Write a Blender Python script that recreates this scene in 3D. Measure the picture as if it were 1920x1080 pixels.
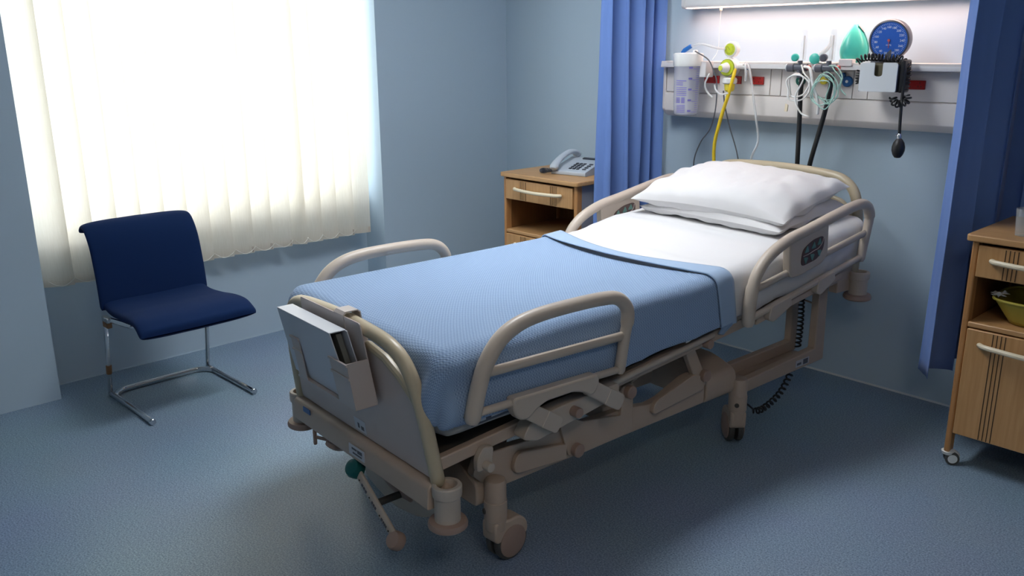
import bpy, math, random
from mathutils import Vector, Matrix, noise
R = math.radians
rnd = random.Random(7)
scn = bpy.context.scene
for o in list(bpy.data.objects): bpy.data.objects.remove(o)
COL = scn.collection

# ------------------------------------------------------------------ camera
cam_d = bpy.data.cameras.new('camera')
cam_d.sensor_width = 36.0
cam_d.lens = 1620.0 / 1920.0 * 36.0
cam_d.clip_start = 0.05
cam = bpy.data.objects.new('camera', cam_d); COL.objects.link(cam)
YAW, PITCH, ROLL = 0.816, 0.2743, -0.0068
fw = Vector((-math.sin(YAW)*math.cos(PITCH), math.cos(YAW)*math.cos(PITCH), -math.sin(PITCH)))
rt = Vector((math.cos(YAW), math.sin(YAW), 0)); up = rt.cross(fw)
r2 = math.cos(ROLL)*rt + math.sin(ROLL)*up; u2 = -math.sin(ROLL)*rt + math.cos(ROLL)*up
M = Matrix((r2, u2, -fw)).transposed().to_4x4(); M.translation = Vector((0, -3.82, 1.55))
cam.matrix_world = M
scn.camera = cam

# ------------------------------------------------------------------ world, exposure
world = bpy.data.worlds.new('daylight'); scn.world = world; world.use_nodes = True
wn = world.node_tree.nodes; bg = wn['Background']
bg.inputs['Color'].default_value = (0.93, 0.97, 1.0, 1); bg.inputs['Strength'].default_value = 5.2
vs = scn.view_settings
vs.view_transform = 'Standard'; vs.look = 'None'; vs.gamma = 1.0; vs.exposure = 0.3; vs.use_curve_mapping = False
# daylight portal in the window opening (guides sampling, emits nothing itself)
pl = bpy.data.lights.new('window_portal', 'AREA'); pl.shape = 'RECTANGLE'; pl.size = 1.78; pl.size_y = 1.66
pl.cycles.is_portal = True
po = bpy.data.objects.new('window_portal', pl); COL.objects.link(po)
po.location = (-4.32, -1.89, 1.53); po.rotation_euler = (0, R(-90), 0)

# ------------------------------------------------------------------ materials
MAT = {}
def mat(name, col, rough=0.5, metal=0.0, spec=0.5, bump=None, var=None, coat=0.0, sheen=0.0):
    m = bpy.data.materials.new(name); m.use_nodes = True; nt = m.node_tree
    b = nt.nodes['Principled BSDF']
    b.inputs['Base Color'].default_value = (*col, 1); b.inputs['Roughness'].default_value = rough
    b.inputs['Metallic'].default_value = metal; b.inputs['Specular IOR Level'].default_value = spec
    b.inputs['Coat Weight'].default_value = coat; b.inputs['Sheen Weight'].default_value = sheen
    tc = nt.nodes.new('ShaderNodeTexCoord')
    if var:  # (scale, amount, detail)
        n = nt.nodes.new('ShaderNodeTexNoise'); n.inputs['Scale'].default_value = var[0]; n.inputs['Detail'].default_value = var[2] if len(var) > 2 else 3
        nt.links.new(tc.outputs['Object'], n.inputs['Vector'])
        mx = nt.nodes.new('ShaderNodeMix'); mx.data_type = 'RGBA'
        mx.inputs[6].default_value = (*[c*(1-var[1]) for c in col], 1); mx.inputs[7].default_value = (*[min(1, c*(1+var[1])) for c in col], 1)
        nt.links.new(n.outputs['Fac'], mx.inputs[0]); nt.links.new(mx.outputs[2], b.inputs['Base Color'])
    if bump:  # (scale, strength, distance)
        n = nt.nodes.new('ShaderNodeTexNoise'); n.inputs['Scale'].default_value = bump[0]; n.inputs['Detail'].default_value = 3
        nt.links.new(tc.outputs['Object'], n.inputs['Vector'])
        bp = nt.nodes.new('ShaderNodeBump'); bp.inputs['Strength'].default_value = bump[1]; bp.inputs['Distance'].default_value = bump[2]
        nt.links.new(n.outputs['Fac'], bp.inputs['Height']); nt.links.new(bp.outputs['Normal'], b.inputs['Normal'])
    MAT[name] = m
    return m
def emat(name, col, strength):
    m = bpy.data.materials.new(name); m.use_nodes = True; nt = m.node_tree
    for n in list(nt.nodes): nt.nodes.remove(n)
    e = nt.nodes.new('ShaderNodeEmission'); e.inputs[0].default_value = (*col, 1); e.inputs[1].default_value = strength
    o = nt.nodes.new('ShaderNodeOutputMaterial'); nt.links.new(e.outputs[0], o.inputs[0]); MAT[name] = m
def clearmat(name, col, alpha, rough=0.1):
    # thin clear plastic: mostly see-through with a glossy skin
    m = bpy.data.materials.new(name); m.use_nodes = True; nt = m.node_tree
    b = nt.nodes['Principled BSDF']; b.inputs['Base Color'].default_value = (*col, 1); b.inputs['Roughness'].default_value = rough
    t = nt.nodes.new('ShaderNodeBsdfTransparent'); t.inputs[0].default_value = (0.97, 0.98, 0.98, 1)
    mx = nt.nodes.new('ShaderNodeMixShader'); mx.inputs[0].default_value = alpha
    nt.links.new(t.outputs[0], mx.inputs[1]); nt.links.new(b.outputs[0], mx.inputs[2])
    nt.links.new(mx.outputs[0], nt.nodes['Material Output'].inputs[0]); MAT[name] = m

mat('wall', (0.455, 0.565, 0.66), 0.75, spec=0.25, bump=(260, 0.06, 0.002))
mat('ceiling', (0.80, 0.81, 0.81), 0.85, spec=0.2)
mat('white_trim', (0.72, 0.74, 0.75), 0.45)
mat('window_frame', (0.80, 0.81, 0.82), 0.35)
mat('bed_plastic', (0.50, 0.425, 0.355), 0.38, spec=0.5, var=(3, 0.05))
mat('bed_frame', (0.47, 0.365, 0.285), 0.42, spec=0.5, var=(4, 0.05))
mat('bed_yellow', (0.50, 0.42, 0.29), 0.35, spec=0.5, var=(5, 0.06))
mat('bed_panel', (0.53, 0.445, 0.41), 0.42, spec=0.45)
mat('bumper_rubber', (0.34, 0.235, 0.19), 0.5)
mat('dark_metal', (0.06, 0.055, 0.05), 0.55)
mat('dark_hole', (0.02, 0.018, 0.016), 0.6)
mat('green_cap', (0.0, 0.09, 0.085), 0.4)
mat('tyre', (0.07, 0.068, 0.062), 0.55)
mat('mattress', (0.36, 0.34, 0.32), 0.7)
mat('chrome', (0.62, 0.63, 0.65), 0.16, metal=1.0)
mat('rust_tape', (0.20, 0.10, 0.045), 0.7)
mat('chair_fabric', (0.007, 0.023, 0.085), 0.9, spec=0.12, bump=(900, 0.25, 0.002), sheen=0.02)
mat('sheet', (0.66, 0.655, 0.665), 0.85, spec=0.15, bump=(500, 0.06, 0.001), sheen=0.1)
mat('pillowcase', (0.67, 0.66, 0.665), 0.85, spec=0.15, bump=(400, 0.06, 0.001), sheen=0.1)
mat('blanket_band', (0.32, 0.43, 0.59), 0.8, spec=0.15, bump=(700, 0.1, 0.001), sheen=0.15)
mat('black_rubber', (0.012, 0.012, 0.013), 0.42)
mat('grey_cable', (0.10, 0.105, 0.12), 0.45)
mat('yellow_hose', (0.80, 0.56, 0.015), 0.35)
mat('red_socket', (0.42, 0.016, 0.014), 0.4)
mat('console', (0.74, 0.69, 0.655), 0.45)
mat('console_lip', (0.70, 0.68, 0.68), 0.3)
mat('lamp_white', (0.75, 0.75, 0.74), 0.35)
mat('teal', (0.055, 0.50, 0.41), 0.4, spec=0.5, coat=0.2)
mat('teal_dark', (0.02, 0.30, 0.26), 0.4)
mat('dial_case', (0.10, 0.105, 0.13), 0.3)
mat('dial_blue', (0.03, 0.13, 0.55), 0.35)
mat('print_white', (0.80, 0.85, 0.92), 0.5)
mat('needle_red', (0.6, 0.12, 0.12), 0.4)
mat('box_grey', (0.62, 0.65, 0.68), 0.35)
mat('olive', (0.10, 0.085, 0.045), 0.6)
mat('lime', (0.60, 0.68, 0.03), 0.4)
mat('lime_dark', (0.30, 0.36, 0.03), 0.5)
mat('white_plastic', (0.80, 0.80, 0.78), 0.35)
mat('blue_plastic', (0.015, 0.15, 0.50), 0.4)
mat('blue_disc', (0.012, 0.09, 0.26), 0.4)
mat('green_disc', (0.005, 0.13, 0.09), 0.4)
mat('yellow_disc', (0.72, 0.60, 0.05), 0.4)
mat('purple_print', (0.15, 0.13, 0.42), 0.5)
mat('sticker_blue', (0.05, 0.13, 0.33), 0.4)
mat('sticker_white', (0.55, 0.56, 0.60), 0.4)
mat('print_grey', (0.10, 0.105, 0.13), 0.6)
mat('button_teal', (0.10, 0.23, 0.20), 0.45)
mat('control_dark', (0.085, 0.045, 0.04), 0.45)
mat('control_line', (0.45, 0.36, 0.34), 0.5)
mat('binder', (0.56, 0.585, 0.64), 0.35)
mat('binder_in', (0.17, 0.175, 0.16), 0.7)
mat('paper', (0.75, 0.75, 0.73), 0.8)
mat('chart', (0.52, 0.46, 0.435), 0.4)
mat('phone_grey', (0.47, 0.52, 0.58), 0.4)
mat('phone_dark', (0.03, 0.035, 0.05), 0.45)
mat('locker_grey', (0.30, 0.31, 0.34), 0.6)
mat('handle_cream', (0.78, 0.68, 0.50), 0.35)
mat('bowl_yellow', (0.44, 0.36, 0.055), 0.4)
mat('groove', (0.045, 0.026, 0.014), 0.8)
clearmat('clear', (0.90, 0.90, 0.93), 0.14)
clearmat('clear_tube', (0.88, 0.88, 0.88), 0.5, 0.15)
clearmat('green_tube', (0.50, 0.78, 0.70), 0.55, 0.2)
clearmat('glass', (0.9, 0.93, 0.95), 0.10, 0.03)
clearmat('canister', (0.74, 0.74, 0.84), 0.42, 0.12)
clearmat('cup', (0.85, 0.86, 0.88), 0.17, 0.08)
emat('lamp_glow', (1.0, 0.68, 0.57), 16.0)
emat('fill_glow', (0.93, 0.965, 1.0), 13.5)  # emission of the added fill panel over the bed
emat('fill_glow_warm', (1.0, 0.86, 0.73), 7.5)  # emission of the added warm fill panel

def wood(name, c1, c2, axis='Z', rough=0.42):
    m = bpy.data.materials.new(name); m.use_nodes = True; nt = m.node_tree; b = nt.nodes['Principled BSDF']
    tc = nt.nodes.new('ShaderNodeTexCoord'); mp = nt.nodes.new('ShaderNodeMapping')
    mp.inputs['Scale'].default_value = {'Z': (14, 14, 0.9), 'X': (0.9, 14, 14)}[axis]
    n = nt.nodes.new('ShaderNodeTexNoise'); n.inputs['Scale'].default_value = 6; n.inputs['Detail'].default_value = 6
    cr = nt.nodes.new('ShaderNodeValToRGB'); cr.color_ramp.elements[0].position = 0.3; cr.color_ramp.elements[1].position = 0.72
    cr.color_ramp.elements[0].color = (*c1, 1); cr.color_ramp.elements[1].color = (*c2, 1)
    nt.links.new(tc.outputs['Object'], mp.inputs[0]); nt.links.new(mp.outputs[0], n.inputs['Vector'])
    nt.links.new(n.outputs['Fac'], cr.inputs[0]); nt.links.new(cr.outputs[0], b.inputs['Base Color'])
    b.inputs['Roughness'].default_value = rough; MAT[name] = m
wood('beech', (0.47, 0.25, 0.095), (0.57, 0.325, 0.14), 'Z')
wood('beech_x', (0.46, 0.25, 0.10), (0.56, 0.325, 0.145), 'X')
wood('beech_edge', (0.42, 0.195, 0.065), (0.52, 0.26, 0.10), 'Z', 0.35)
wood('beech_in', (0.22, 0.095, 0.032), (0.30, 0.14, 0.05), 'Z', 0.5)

def floor_mat():
    m = bpy.data.materials.new('vinyl_floor'); m.use_nodes = True; nt = m.node_tree; b = nt.nodes['Principled BSDF']
    tc = nt.nodes.new('ShaderNodeTexCoord')
    n1 = nt.nodes.new('ShaderNodeTexNoise'); n1.inputs['Scale'].default_value = 190; n1.inputs['Detail'].default_value = 2
    n2 = nt.nodes.new('ShaderNodeTexNoise'); n2.inputs['Scale'].default_value = 1.6; n2.inputs['Detail'].default_value = 4
    for n in (n1, n2): nt.links.new(tc.outputs['Object'], n.inputs['Vector'])
    cr = nt.nodes.new('ShaderNodeValToRGB'); e = cr.color_ramp.elements
    e[0].position = 0.30; e[0].color = (0.105, 0.165, 0.245, 1); e[1].position = 0.70; e[1].color = (0.35, 0.455, 0.585, 1)
    k = e.new(0.5); k.color = (0.22, 0.307, 0.41, 1)
    nt.links.new(n1.outputs['Fac'], cr.inputs[0])
    mx = nt.nodes.new('ShaderNodeMix'); mx.data_type = 'RGBA'; mx.blend_type = 'MULTIPLY'; mx.inputs[0].default_value = 0.25
    nt.links.new(cr.outputs[0], mx.inputs[6]); nt.links.new(n2.outputs['Color'], mx.inputs[7]); nt.links.new(mx.outputs[2], b.inputs['Base Color'])
    b.inputs['Roughness'].default_value = 0.40; b.inputs['Specular IOR Level'].default_value = 0.5
    bp = nt.nodes.new('ShaderNodeBump'); bp.inputs['Strength'].default_value = 0.02; bp.inputs['Distance'].default_value = 0.001
    nt.links.new(n1.outputs['Fac'], bp.inputs['Height']); nt.links.new(bp.outputs[0], b.inputs['Normal'])
    MAT['floor'] = m
floor_mat()

def fabric_slat():
    m = bpy.data.materials.new('blind_fabric'); m.use_nodes = True; nt = m.node_tree
    for n in list(nt.nodes): nt.nodes.remove(n)
    tc = nt.nodes.new('ShaderNodeTexCoord'); mp = nt.nodes.new('ShaderNodeMapping'); mp.inputs['Scale'].default_value = (60, 60, 4)
    ns = nt.nodes.new('ShaderNodeTexNoise'); ns.inputs['Scale'].default_value = 4
    nt.links.new(tc.outputs['Object'], mp.inputs[0]); nt.links.new(mp.outputs[0], ns.inputs['Vector'])
    cr = nt.nodes.new('ShaderNodeValToRGB'); cr.color_ramp.elements[0].color = (0.80, 0.74, 0.63, 1); cr.color_ramp.elements[1].color = (0.90, 0.855, 0.76, 1)
    nt.links.new(ns.outputs['Fac'], cr.inputs[0])
    d = nt.nodes.new('ShaderNodeBsdfDiffuse'); t = nt.nodes.new('ShaderNodeBsdfTranslucent'); mx = nt.nodes.new('ShaderNodeMixShader')
    mx.inputs[0].default_value = 0.42
    nt.links.new(cr.outputs[0], d.inputs[0]); nt.links.new(cr.outputs[0], t.inputs[0])
    nt.links.new(d.outputs[0], mx.inputs[1]); nt.links.new(t.outputs[0], mx.inputs[2])
    o = nt.nodes.new('ShaderNodeOutputMaterial'); nt.links.new(mx.outputs[0], o.inputs[0]); MAT['blind_fabric'] = m
fabric_slat()
mat('blind_weight', (0.60, 0.52, 0.43), 0.8)
mat('bead_chain', (0.85, 0.82, 0.74), 0.5)

def blanket_mat():
    m = bpy.data.materials.new('blanket'); m.use_nodes = True; nt = m.node_tree; b = nt.nodes['Principled BSDF']
    uv = nt.nodes.new('ShaderNodeUVMap'); sep = nt.nodes.new('ShaderNodeSeparateXYZ'); nt.links.new(uv.outputs[0], sep.inputs[0])
    def mth(op, a, v=None):
        n = nt.nodes.new('ShaderNodeMath'); n.operation = op
        if hasattr(a, 'is_linked'): nt.links.new(a, n.inputs[0])
        else: n.inputs[0].default_value = a
        if v is not None:
            if hasattr(v, 'is_linked'): nt.links.new(v, n.inputs[1])
            else: n.inputs[1].default_value = v
        return n.outputs[0]
    K = 2*math.pi/0.0115
    sx = mth('SINE', mth('MULTIPLY', sep.outputs[0], K))
    sy = mth('SINE', mth('MULTIPLY', sep.outputs[1], K))
    pr = mth('ADD', mth('MULTIPLY', mth('MULTIPLY', sx, sy), 0.6), mth('MULTIPLY', sy, 0.25))
    h = mth('ADD', mth('MULTIPLY', pr, 0.5), 0.5)
    cr = nt.nodes.new('ShaderNodeValToRGB'); cr.color_ramp.elements[0].color = (0.14, 0.225, 0.40, 1); cr.color_ramp.elements[1].color = (0.37, 0.50, 0.67, 1)
    nt.links.new(h, cr.inputs[0]); nt.links.new(cr.outputs[0], b.inputs['Base Color'])
    bp = nt.nodes.new('ShaderNodeBump'); bp.inputs['Strength'].default_value = 0.55; bp.inputs['Distance'].default_value = 0.0035
    nt.links.new(h, bp.inputs['Height']); nt.links.new(bp.outputs[0], b.inputs['Normal'])
    b.inputs['Roughness'].default_value = 0.9; b.inputs['Specular IOR Level'].default_value = 0.1; b.inputs['Sheen Weight'].default_value = 0.2
    MAT['blanket'] = m
blanket_mat()
def curtain_mat():
    m = mat('curtain', (0.15, 0.255, 0.58), 0.8, spec=0.2, bump=(600, 0.1, 0.001), sheen=0.15)
    return m
curtain_mat()

# ------------------------------------------------------------------ mesh helpers
def cr_path(pts, n=8, closed=False):
    P = [Vector(p) for p in pts]; out = []
    N = len(P)
    for i in range(N if closed else N-1):
        p0 = P[(i-1) % N] if (closed or i > 0) else P[0]*2-P[1]
        p1 = P[i]; p2 = P[(i+1) % N]
        p3 = P[(i+2) % N] if (closed or i < N-2) else P[-1]*2-P[-2]
        for k in range(n):
            t = k/n
            out.append(0.5*((2*p1)+(p2-p0)*t+(2*p0-5*p1+4*p2-p3)*t*t+(3*p1-p0-3*p2+p3)*t**3))
    if not closed: out.append(P[-1].copy())
    return out
def round_poly(poly, r, seg=4):
    out = []; n = len(poly)
    for i in range(n):
        a = Vector((*poly[i-1], 0)); b = Vector((*poly[i], 0)); c = Vector((*poly[(i+1) % n], 0))
        rr = min(r if not isinstance(r, (list, tuple)) else r[i], (a-b).length*0.48, (c-b).length*0.48)
        if rr < 1e-5: out.append((b.x, b.y)); continue
        p = b+(a-b).normalized()*rr; q = b+(c-b).normalized()*rr
        for k in range(seg+1):
            t = k/seg; v = p*(1-t)**2+b*2*t*(1-t)+q*t*t; out.append((v.x, v.y))
    return out
class MB:
    def __init__(self): self.v = []; self.f = []; self.uv = None
    def add(self, vs_, fs_):
        o = len(self.v); self.v += [tuple(v) for v in vs_]; self.f += [tuple(i+o for i in f) for f in fs_]; return self
    def box(self, a, b, m=None):
        x0, y0, z0 = a; x1, y1, z1 = b
        vs_ = [(x0,y0,z0),(x1,y0,z0),(x1,y1,z0),(x0,y1,z0),(x0,y0,z1),(x1,y0,z1),(x1,y1,z1),(x0,y1,z1)]
        if m is not None: vs_ = [m @ Vector(v) for v in vs_]
        return self.add(vs_, [(0,3,2,1),(4,5,6,7),(0,1,5,4),(1,2,6,5),(2,3,7,6),(3,0,4,7)])
    def tube(self, path, r, seg=12, ry=None, closed=False, up=(0,0,1), rad=None):
        P = [Vector(p) for p in path]; n = len(P); ry = ry or r
        T = []
        for i in range(n):
            if closed: d = P[(i+1) % n]-P[i-1]
            else: d = P[min(i+1, n-1)]-P[max(i-1, 0)]
            T.append(d.normalized())
        u = Vector(up)
        if abs(u.dot(T[0])) > 0.95: u = Vector((1,0,0))
        u = (u-T[0]*u.dot(T[0])).normalized(); rings = []
        vs_ = []
        for i in range(n):
            if i: u = (u-T[i]*u.dot(T[i])).normalized()
            w = T[i].cross(u); s = rad[i] if rad else 1
            for k in range(seg):
                a = 2*math.pi*k/seg
                vs_.append(P[i]+u*math.cos(a)*ry*s+w*math.sin(a)*r*s)
        fs_ = []
        for i in range(n if closed else n-1):
            j = (i+1) % n
            for k in range(seg):
                k2 = (k+1) % seg; fs_.append((i*seg+k, i*seg+k2, j*seg+k2, j*seg+k))
        if not closed:
            for e, sgn in ((0, -1), (n-1, 1)):
                s = rad[e] if rad else 1; rr = min(r, ry)*s
                base = len(vs_)
                # rounded end
                ring0 = [e*seg+k for k in range(seg)]
                c = P[e]
                for k in range(seg): vs_.append(c+(vs_[e*seg+k]-c)*0.72+T[e]*sgn*rr*0.6)
                vs_.append(c+T[e]*sgn*rr*0.85)
                for k in range(seg):
                    k2 = (k+1) % seg
                    q = (ring0[k], ring0[k2], base+k2, base+k); tq = (base+k, base+k2, base+seg)
                    fs_.append(q if sgn > 0 else q[::-1]); fs_.append(tq if sgn > 0 else tq[::-1])
        return self.add(vs_, fs_)
    def lathe(self, prof, c, axis=(0,0,1), seg=24, cap=True):
        ax = Vector(axis).normalized(); u = ax.orthogonal().normalized(); w = ax.cross(u); c = Vector(c)
        vs_ = []; fs_ = []
        for r, h in prof:
            for k in range(seg):
                a = 2*math.pi*k/seg; vs_.append(c+ax*h+(u*math.cos(a)+w*math.sin(a))*r)
        for i in range(len(prof)-1):
            for k in range(seg):
                k2 = (k+1) % seg; fs_.append((i*seg+k, i*seg+k2, (i+1)*seg+k2, (i+1)*seg+k))
        if cap:
            fs_.append(tuple(range(seg))[::-1]); fs_.append(tuple((len(prof)-1)*seg+k for k in range(seg)))
        return self.add(vs_, fs_)
    def cyl(self, a, b, r, seg=20, r2=None):
        a = Vector(a); b = Vector(b); L = (b-a).length; e = min(r*0.12, L*0.2); r2_ = r if r2 is None else r2
        return self.lathe([(r-e, 0), (r, e), (r2_, L-e), (r2_-e, L)], a, b-a, seg)
    def prism(self, poly, plane, a0, a1):
        n = len(poly)
        def P(p, a): return {'x': (a, p[0], p[1]), 'y': (p[0], a, p[1]), 'z': (p[0], p[1], a)}[plane]
        vs_ = [P(p, a0) for p in poly]+[P(p, a1) for p in poly]
        fs_ = [tuple(range(n))[::-1], tuple(range(n, 2*n))]
        for k in range(n): fs_.append((k, (k+1) % n, n+(k+1) % n, n+k))
        return self.add(vs_, fs_)
    def grid(self, fn, nu, nv, uvf=None, wrap=False):
        o = len(self.v)
        vs_ = [fn(i/nu, j/nv) for j in range(nv+1) for i in range(nu+1)]
        fs_ = [(j*(nu+1)+i, j*(nu+1)+i+1, (j+1)*(nu+1)+i+1, (j+1)*(nu+1)+i) for j in range(nv) for i in range(nu)]
        if uvf: self.uv = [uvf(i/nu, j/nv) for j in range(nv+1) for i in range(nu+1)]
        return self.add(vs_, fs_)
    def xf(self, m):
        self.v = [tuple(m @ Vector(v)) for v in self.v]; return self
    def build(self, name, material, parent=None, bevel=0, sharp=35, solid=0, fix=True, seg=2):
        me = bpy.data.meshes.new(name); me.from_pydata(self.v, [], self.f)
        if self.uv:
            l = me.uv_layers.new(name='UVMap')
            for lp in me.loops: l.data[lp.index].uv = self.uv[lp.vertex_index]
        if fix:
            import bmesh
            bm = bmesh.new(); bm.from_mesh(me); bmesh.ops.recalc_face_normals(bm, faces=bm.faces); bm.to_mesh(me); bm.free()
        me.shade_smooth(); me.set_sharp_from_angle(angle=R(sharp))
        me.materials.append(MAT[material]); me.update()
        o = bpy.data.objects.new(name, me); COL.objects.link(o)
        if parent: o.parent = parent
        if solid:
            s = o.modifiers.new('solid', 'SOLIDIFY'); s.thickness = abs(solid); s.offset = -1 if solid > 0 else 1
        if bevel:
            b = o.modifiers.new('bevel', 'BEVEL'); b.width = bevel; b.segments = seg; b.limit_method = 'ANGLE'; b.angle_limit = R(40); b.harden_normals = False
        return o
def tag(o, label=None, cat=None, group=None, kind=None):
    if label: o['label'] = label
    if cat: o['category'] = cat
    if group: o['group'] = group
    if kind: o['kind'] = kind
    return o
def thing(name, label, cat, loc=(0,0,0), rz=0, group=None):
    o = bpy.data.objects.new(name, None); COL.objects.link(o); o.location = loc; o.rotation_euler = (0, 0, rz)
    o.empty_display_size = 0.1
    return tag(o, label, cat, group)
def dup(o, parent=None):
    c = o.copy(); COL.objects.link(c); c.parent = parent
    for ch in list(o.children): dup(ch, c)
    return c
def text_mesh(name, s, size, material, parent, m, depth=0.0004):
    cu = bpy.data.curves.new(name, 'FONT'); cu.body = s; cu.size = size; cu.align_x = 'CENTER'; cu.align_y = 'CENTER'; cu.extrude = depth
    t = bpy.data.objects.new(name+'_src', cu); COL.objects.link(t)
    dg = bpy.context.evaluated_depsgraph_get(); me = bpy.data.meshes.new_from_object(t.evaluated_get(dg))
    bpy.data.objects.remove(t); bpy.data.curves.remove(cu)
    me.transform(m); me.materials.clear(); me.materials.append(MAT[material]); me.name = name
    o = bpy.data.objects.new(name, me); COL.objects.link(o); o.parent = parent
    return o
BZ = 0.0
def nz(x, y, z, s=1.0): return noise.noise(Vector((x*s, y*s, z*s)))

# ------------------------------------------------------------------ the room
CH = 2.62
XL, XA = -4.10, -4.29           # main left wall face, back of window alcove
XR, YF = 1.45, -5.2
tag(MB().box((XA-0.25, YF-0.2, -0.12), (XR+0.2, 0.2, 0)).build('floor', 'floor'), kind='structure')
tag(MB().box((XA-0.25, YF-0.2, CH), (XR+0.2, 0.2, CH+0.12)).build('ceiling', 'ceiling'), kind='structure')
tag(MB().box((XA-0.25, 0, 0), (XR+0.2, 0.2, CH)).build('wall_head', 'wall'), kind='structure')
tag(MB().box((XR, YF-0.2, 0), (XR+0.2, 0, CH)).build('wall_right', 'wall'), kind='structure')
tag(MB().box((XA-0.25, YF-0.2, 0), (XR, YF, CH)).build('wall_rear', 'wall'), kind='structure')
AY0, AY1 = -2.805, -0.978       # alcove along the left wall
WZ0, WZ1 = 0.70, 2.36           # window opening
WY0, WY1 = -2.79, -1.0
w = MB()
w.box((XA-0.25, YF, 0), (XL, AY0, CH)).box((XA-0.25, AY1, 0), (XL, 0, CH))
w.box((XA-0.25, AY0, 0), (XA, AY1, WZ0)).box((XA-0.25, AY0, WZ1), (XA, AY1, CH))
w.box((XA-0.25, AY0, WZ0), (XA, WY0, WZ1)).box((XA-0.25, WY1, WZ0), (XA, AY1, WZ1))
w.box((XA, AY0, 2.44), (XL, AY1, CH))
wl = tag(w.build('wall_left', 'wall'), kind='structure')
# window: frame, mullion, panes
win = tag(MB().box((XA-0.14, WY0, WZ0), (XA-0.07, WY0+0.05, WZ1)).box((XA-0.14, WY1-0.05, WZ0), (XA-0.07, WY1, WZ1))
    .box((XA-0.14, WY0, WZ0), (XA-0.07, WY1, WZ0+0.05)).box((XA-0.14, WY0, WZ1-0.05), (XA-0.07, WY1, WZ1))
    .build('window_1', 'window_frame', bevel=0.004), kind='structure')
ym = (WY0+WY1)/2
MB().box((XA-0.13, ym-0.02, WZ0+0.05), (XA-0.08, ym+0.02, WZ1-0.05)).build('mullion', 'window_frame', win, bevel=0.003)
for a, b in ((WY0+0.05, ym-0.02), (ym+0.02, WY1-0.05)):
    MB().box((XA-0.112, a, WZ0+0.05), (XA-0.106, b, WZ1-0.05)).build('pane', 'glass', win)
MB().box((XA-0.07, WY0, WZ0), (XA+0.025, WY1, WZ0+0.02)).build('sill', 'window_frame', win, bevel=0.004)
# thin sealant bead where the vinyl meets the walls
tag(MB().box((XL, -0.007, 0), (XR, 0, 0.007)).build('trim_1', 'white_trim'), kind='structure')
tag(MB().box((XA, AY0, 0), (XA+0.004, AY1, 0.004)).build('trim_2', 'wall'), kind='structure')

# fill lights added on the ceiling, out of view, to brighten the room
def fill_panel(loc, sx, sy, label, glow='fill_glow'):
    t = thing('fill_light', label, 'ceiling light', (loc[0], loc[1], CH))
    f = MB()
    for a, b in (((-sx, -sy), (sx, -sy+0.03)), ((-sx, sy-0.03), (sx, sy)), ((-sx, -sy), (-sx+0.03, sy)), ((sx-0.03, -sy), (sx, sy))):
        f.box((a[0], a[1], -0.05), (b[0], b[1], 0))
    f.build('frame', 'lamp_white', t)
    MB().box((-sx+0.03, -sy+0.03, -0.035), (sx-0.03, sy-0.03, -0.01)).build('diffuser', glow, t)
fill_panel((-2.4, -1.5), 0.3, 0.6, 'added fill light panel on the ceiling above the bed')  # unseen panel, added to lift the walls and bed
fill_panel((0.35, -3.5), 0.3, 0.6, 'added warm white fill light panel on the far side of the bed from the window', 'fill_glow_warm')  # unseen panel, added as warm fill from the camera side
bl_ = bpy.data.lights.new('fill_beam', 'AREA'); bl_.shape = 'RECTANGLE'; bl_.size = 0.5; bl_.size_y = 1.1; bl_.energy = 5; bl_.color = (0.95, 0.975, 1.0)  # added narrow fill beam down onto the bed, no louvre built
bl_.spread = R(95)
blo = bpy.data.objects.new('fill_beam', bl_); COL.objects.link(blo); blo.location = (-2.4, -1.5, CH-0.055)

# ------------------------------------------------------------------ vertical blind
bl = thing('vertical_blind', 'cream fabric vertical blind with scalloped bead chain hanging in the window alcove', 'blind', (-4.2, -1.9, 2.36))
MB().box((-0.03, AY0+0.02+1.9, 0.0), (0.03, AY1-0.02+1.9, 0.045)).build('headrail', 'lamp_white', bl, bevel=0.004)
edges = [-2.774+0.1119*i for i in range(7)]+[-1.991, -1.875, -1.765, -1.652, -1.545, -1.462, -1.361, -1.251, -1.138]
ZB, ZT = 0.50-2.36, -0.002
def slat_mesh(wd, ang, seed):
    def fn(i, j):
        s = (i-0.5)*wd; z = ZB+(ZT-ZB)*j
        bow = 0.010*(1-(2*i-1)**2)
        x = s*math.sin(ang)+bow+0.003*math.sin(z*2.2+seed); y = s*math.cos(ang)
        return (x, y, z)
    return MB().grid(fn, 6, 14)
SL = []
for k, e in enumerate(edges):
    wd = 0.130 if abs(e+1.545) > 0.01 else 0.10
    ang = R(20+rnd.uniform(-3, 3)) if abs(e+1.545) > 0.01 else R(40)
    c = e+0.058
    o = slat_mesh(wd, ang, k).build('slat', 'blind_fabric', bl, fix=False)
    o.location = (0, c+1.9, 0); SL.append(c)
    h = wd/2
    m = Matrix.Rotation(-ang, 4, 'Z')
    wgt = MB().box((-0.0015, -h+0.004, ZB+0.003), (0.0015, h-0.004, ZB+0.034), m).build('bottom_weight', 'blind_weight', o)
for a, b in zip(SL[:-1], SL[1:]):
    d = (b-a)/2
    pts = [(0.036+0.004*math.sin(math.pi*t/8), a+1.9-d*0.9+(b-a)*t/8, ZB+0.036-0.030*math.sin(math.pi*t/8)) for t in range(9)]
    MB().tube(pts, 0.0016, 6).build('bead_chain', 'bead_chain', bl)

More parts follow.
